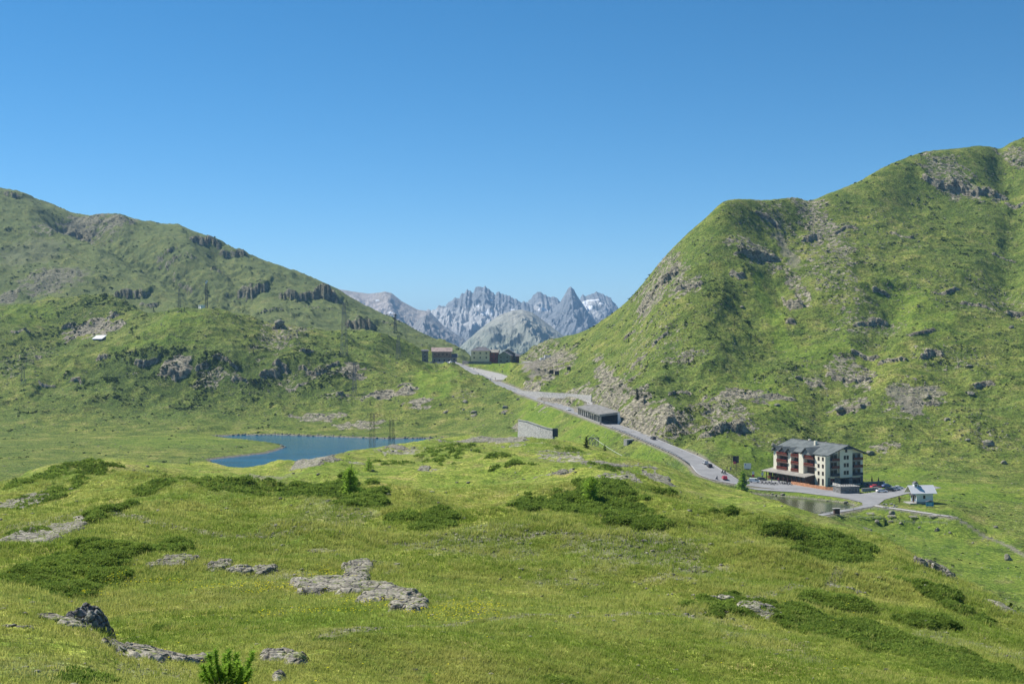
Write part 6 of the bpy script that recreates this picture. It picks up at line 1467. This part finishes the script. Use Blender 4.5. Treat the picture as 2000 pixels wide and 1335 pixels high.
# igloo tents / white dome by the left house
x = (880-HX)/F*1048; t = thing('white_dome', (x, 1048, gz(x, 1048)), 'small white dome tent beside the left pass house', 'tent'); MB().ell((0, 0, .4), (1.6, 1.6, 1.9), 12, 8).build('canvas', M_CLOTHW, t); MB().box(-.4, .4, -1.62, -1.4, 0, 1.2).build('door', M_GREYH, t)
# dark square panels on the slope
def panel(px, py, wpx, label, rz, tilt):
    c = at(px, py+wpx*.6, 480); k = c.y/F; s = wpx*k; t = thing('snow_deflector_panel', c, label, 'panel', rz=rz)
    p = MB().prism([(-s/2, s*.28), (s/2, s*.28), (s*.42, s*1.2), (-s*.5, s*1.1)], -.1, .1, 'y').build('panel', P_BLACK, t); p.rotation_euler = (tilt, 0, 0)
    for q in (-.3, .3): MB().box(q*s-.1, q*s+.1, .12, .3, -.5, s*.9).build('post', M_METAL, t)
panel(1077, 727, 9, 'black square panel on the slope, left of three', .3, .1); panel(1088, 729, 9, 'black square panel on the slope, middle and lowest of three', -.3, .1); panel(1111, 720, 8, 'black square panel on the slope, right and highest of three', .4, .1)

# ---- masts, pylons, huts
def lattice(px, base, top, w0, w1, label, arms=(), name='pylon', cat='pylon', mat=None, dmin=300, d=None, fat=.055, nseg=None, dishes=0):
    c = at(px, base, dmin) if d is None else Vector(((px-HX)/F*d, d, gz((px-HX)/F*d, d))); H_ = (HY-top)*c.y/F-c.z; t = thing(name, c, label, cat, rz=.5); mat = mat or M_METAL
    m_ = MB(); n_ = nseg or max(5, int(H_/2.2)); th = fat
    def cn(i): q = i/n_; w_ = w0*(1-q)+w1*q; return [Vector((a*w_/2, b*w_/2, H_*q-.3*(i == 0))) for a, b in ((-1,-1),(1,-1),(1,1),(-1,1))]
    for i in range(n_):
        A, B_ = cn(i), cn(i+1)
        for k in range(4): m_.bar(A[k], B_[k], th*1.2); m_.bar(A[k], B_[(k+1) % 4], th*.8); m_.bar(A[(k+1) % 4], B_[k], th*.8); m_.bar(B_[k], B_[(k+1) % 4], th*.7)
    m_.build('lattice', mat, t)
    for (z_, L_, sd_) in arms:
        a = MB(); zz = H_*z_
        for s in sd_: a.bar((0, 0, zz), (s*L_, 0, zz), th*1.5); a.bar((0, 0, zz+.9), (s*L_, 0, zz), th*1.1); a.bar((s*L_, 0, zz), (s*L_, 0, zz-.8), th*1.5)
        a.build('cross_arm', mat, t)
    for k in range(dishes): MB().bar((.5*(-1)**k, -.5, H_*(.98-.05*k)), (.5*(-1)**k, -.8, H_*(.98-.05*k)), .8, 10).build('dish', P_WHITE, t)
    return t, H_
lattice(403, 609, 548, 2.4, 1.2, 'taller dark lattice telecom mast with white dishes on the knoll', mat=M_DARKM, name='telecom_mast', cat='mast', d=1075, fat=.09, dishes=2)
lattice(350, 607, 563, 2.4, 1.0, 'shorter grey lattice mast on the left of the knoll', name='telecom_mast', cat='mast', d=1075, fat=.065)
lattice(727, 863, 806, 1.1, .7, 'lattice pylon by the lake shore, left one of the pair', arms=((.97, 1.2, (-1, 1)),), dmin=200, d=275, fat=.022, mat=M_DARKM)
lattice(765, 866, 819, 1.1, .7, 'lattice pylon by the lake with one arm pointing right', arms=((.97, 2.0, (1,)),), dmin=200, d=275, fat=.022, mat=M_DARKM)
lattice(672, 695, 590, 5, 1.6, 'tall faint lattice pylon on the left hillside', arms=((.95, 4, (-1, 1)), (.8, 4.6, (-1, 1))), dmin=480, fat=.09)
lattice(692, 770, 710, 3, 1.2, 'faint lattice pylon below the tall one on the left hillside', arms=((.95, 2.4, (-1, 1)),), dmin=480, fat=.07)
lattice(778, 700, 655, 3.5, 1.4, 'faint lattice pylon left of the pass houses', arms=((.94, 3, (-1, 1)),), dmin=480, fat=.08)
lattice(772, 645, 613, 3, 1.2, 'small dark pylon on the skyline of the left ridge', arms=((.94, 2.4, (-1, 1)),), dmin=1300, fat=.12, mat=M_DARKM)
lattice(45, 750, 715, 3, 1.2, 'faint lattice pylon at the far left hillside', arms=((.95, 2.4, (-1, 1)),), dmin=480, fat=.07)
t_, H_ = lattice(1160, 880, 854, 2.4, 1.6, 'short lattice mast beside the dark spruce under the road', arms=((.98, 1.6, (-1, 1)),), dmin=200, d=330, fat=.06)
# cable from that mast to the slope
a = t_.location+Vector((0, 0, H_)); b = pt(1248, 904, 275); cb = thing('power_cable', a, 'pale cable running down from the short lattice mast', 'cable'); m_ = MB(); pr = None
for i in range(15):
    q = i/14; p = a.lerp(b, q)-a-Vector((0, 0, 2.2*q*(1-q)))
    if pr is not None: m_.bar(pr, p, .035)
    pr = p
m_.build('wire', P_WHITE, cb)
def hut(px, base, d, w_, h, dp, label, wm, rm, dmin=480, name='hut'):
    c = at(px, base, dmin) if d is None else Vector(((px-HX)/F*d, d, gz((px-HX)/F*d, d))); t = thing(name, c, label, 'hut', rz=-1.0)
    MB().box(-w_/2, w_/2, 0, dp, -1, h).build('wall', wm, t); MB().box(-w_/2-.3, w_/2+.3, -.3, dp+.3, h+.003, h+.3).build('roof', rm, t); MB().box(-.5, .4, -.05, -.003, 0, 2).build('door', M_GREYH, t)
hut(390, 609, 1068, 6.5, 3.2, 3.5, 'small white equipment hut at the foot of the taller mast', M_WHITEW, P_WHITE)
c = at(190, 664, 480); t = thing('shelter', c, 'low shelter with sloping bright white roof on the scree of the left hillside', 'hut', rz=-.25)
MB().prism([(0, -1), (6, -1), (6, 3.6), (0, 1.1)], -4.2, 4.2, 'x').build('wall', M_STONED, t); MB().prism([(-.7, .85), (6.4, 3.8), (6.4, 4.1), (-.7, 1.15)], -4.7, 4.7, 'x').build('roof', P_WHITE, t)
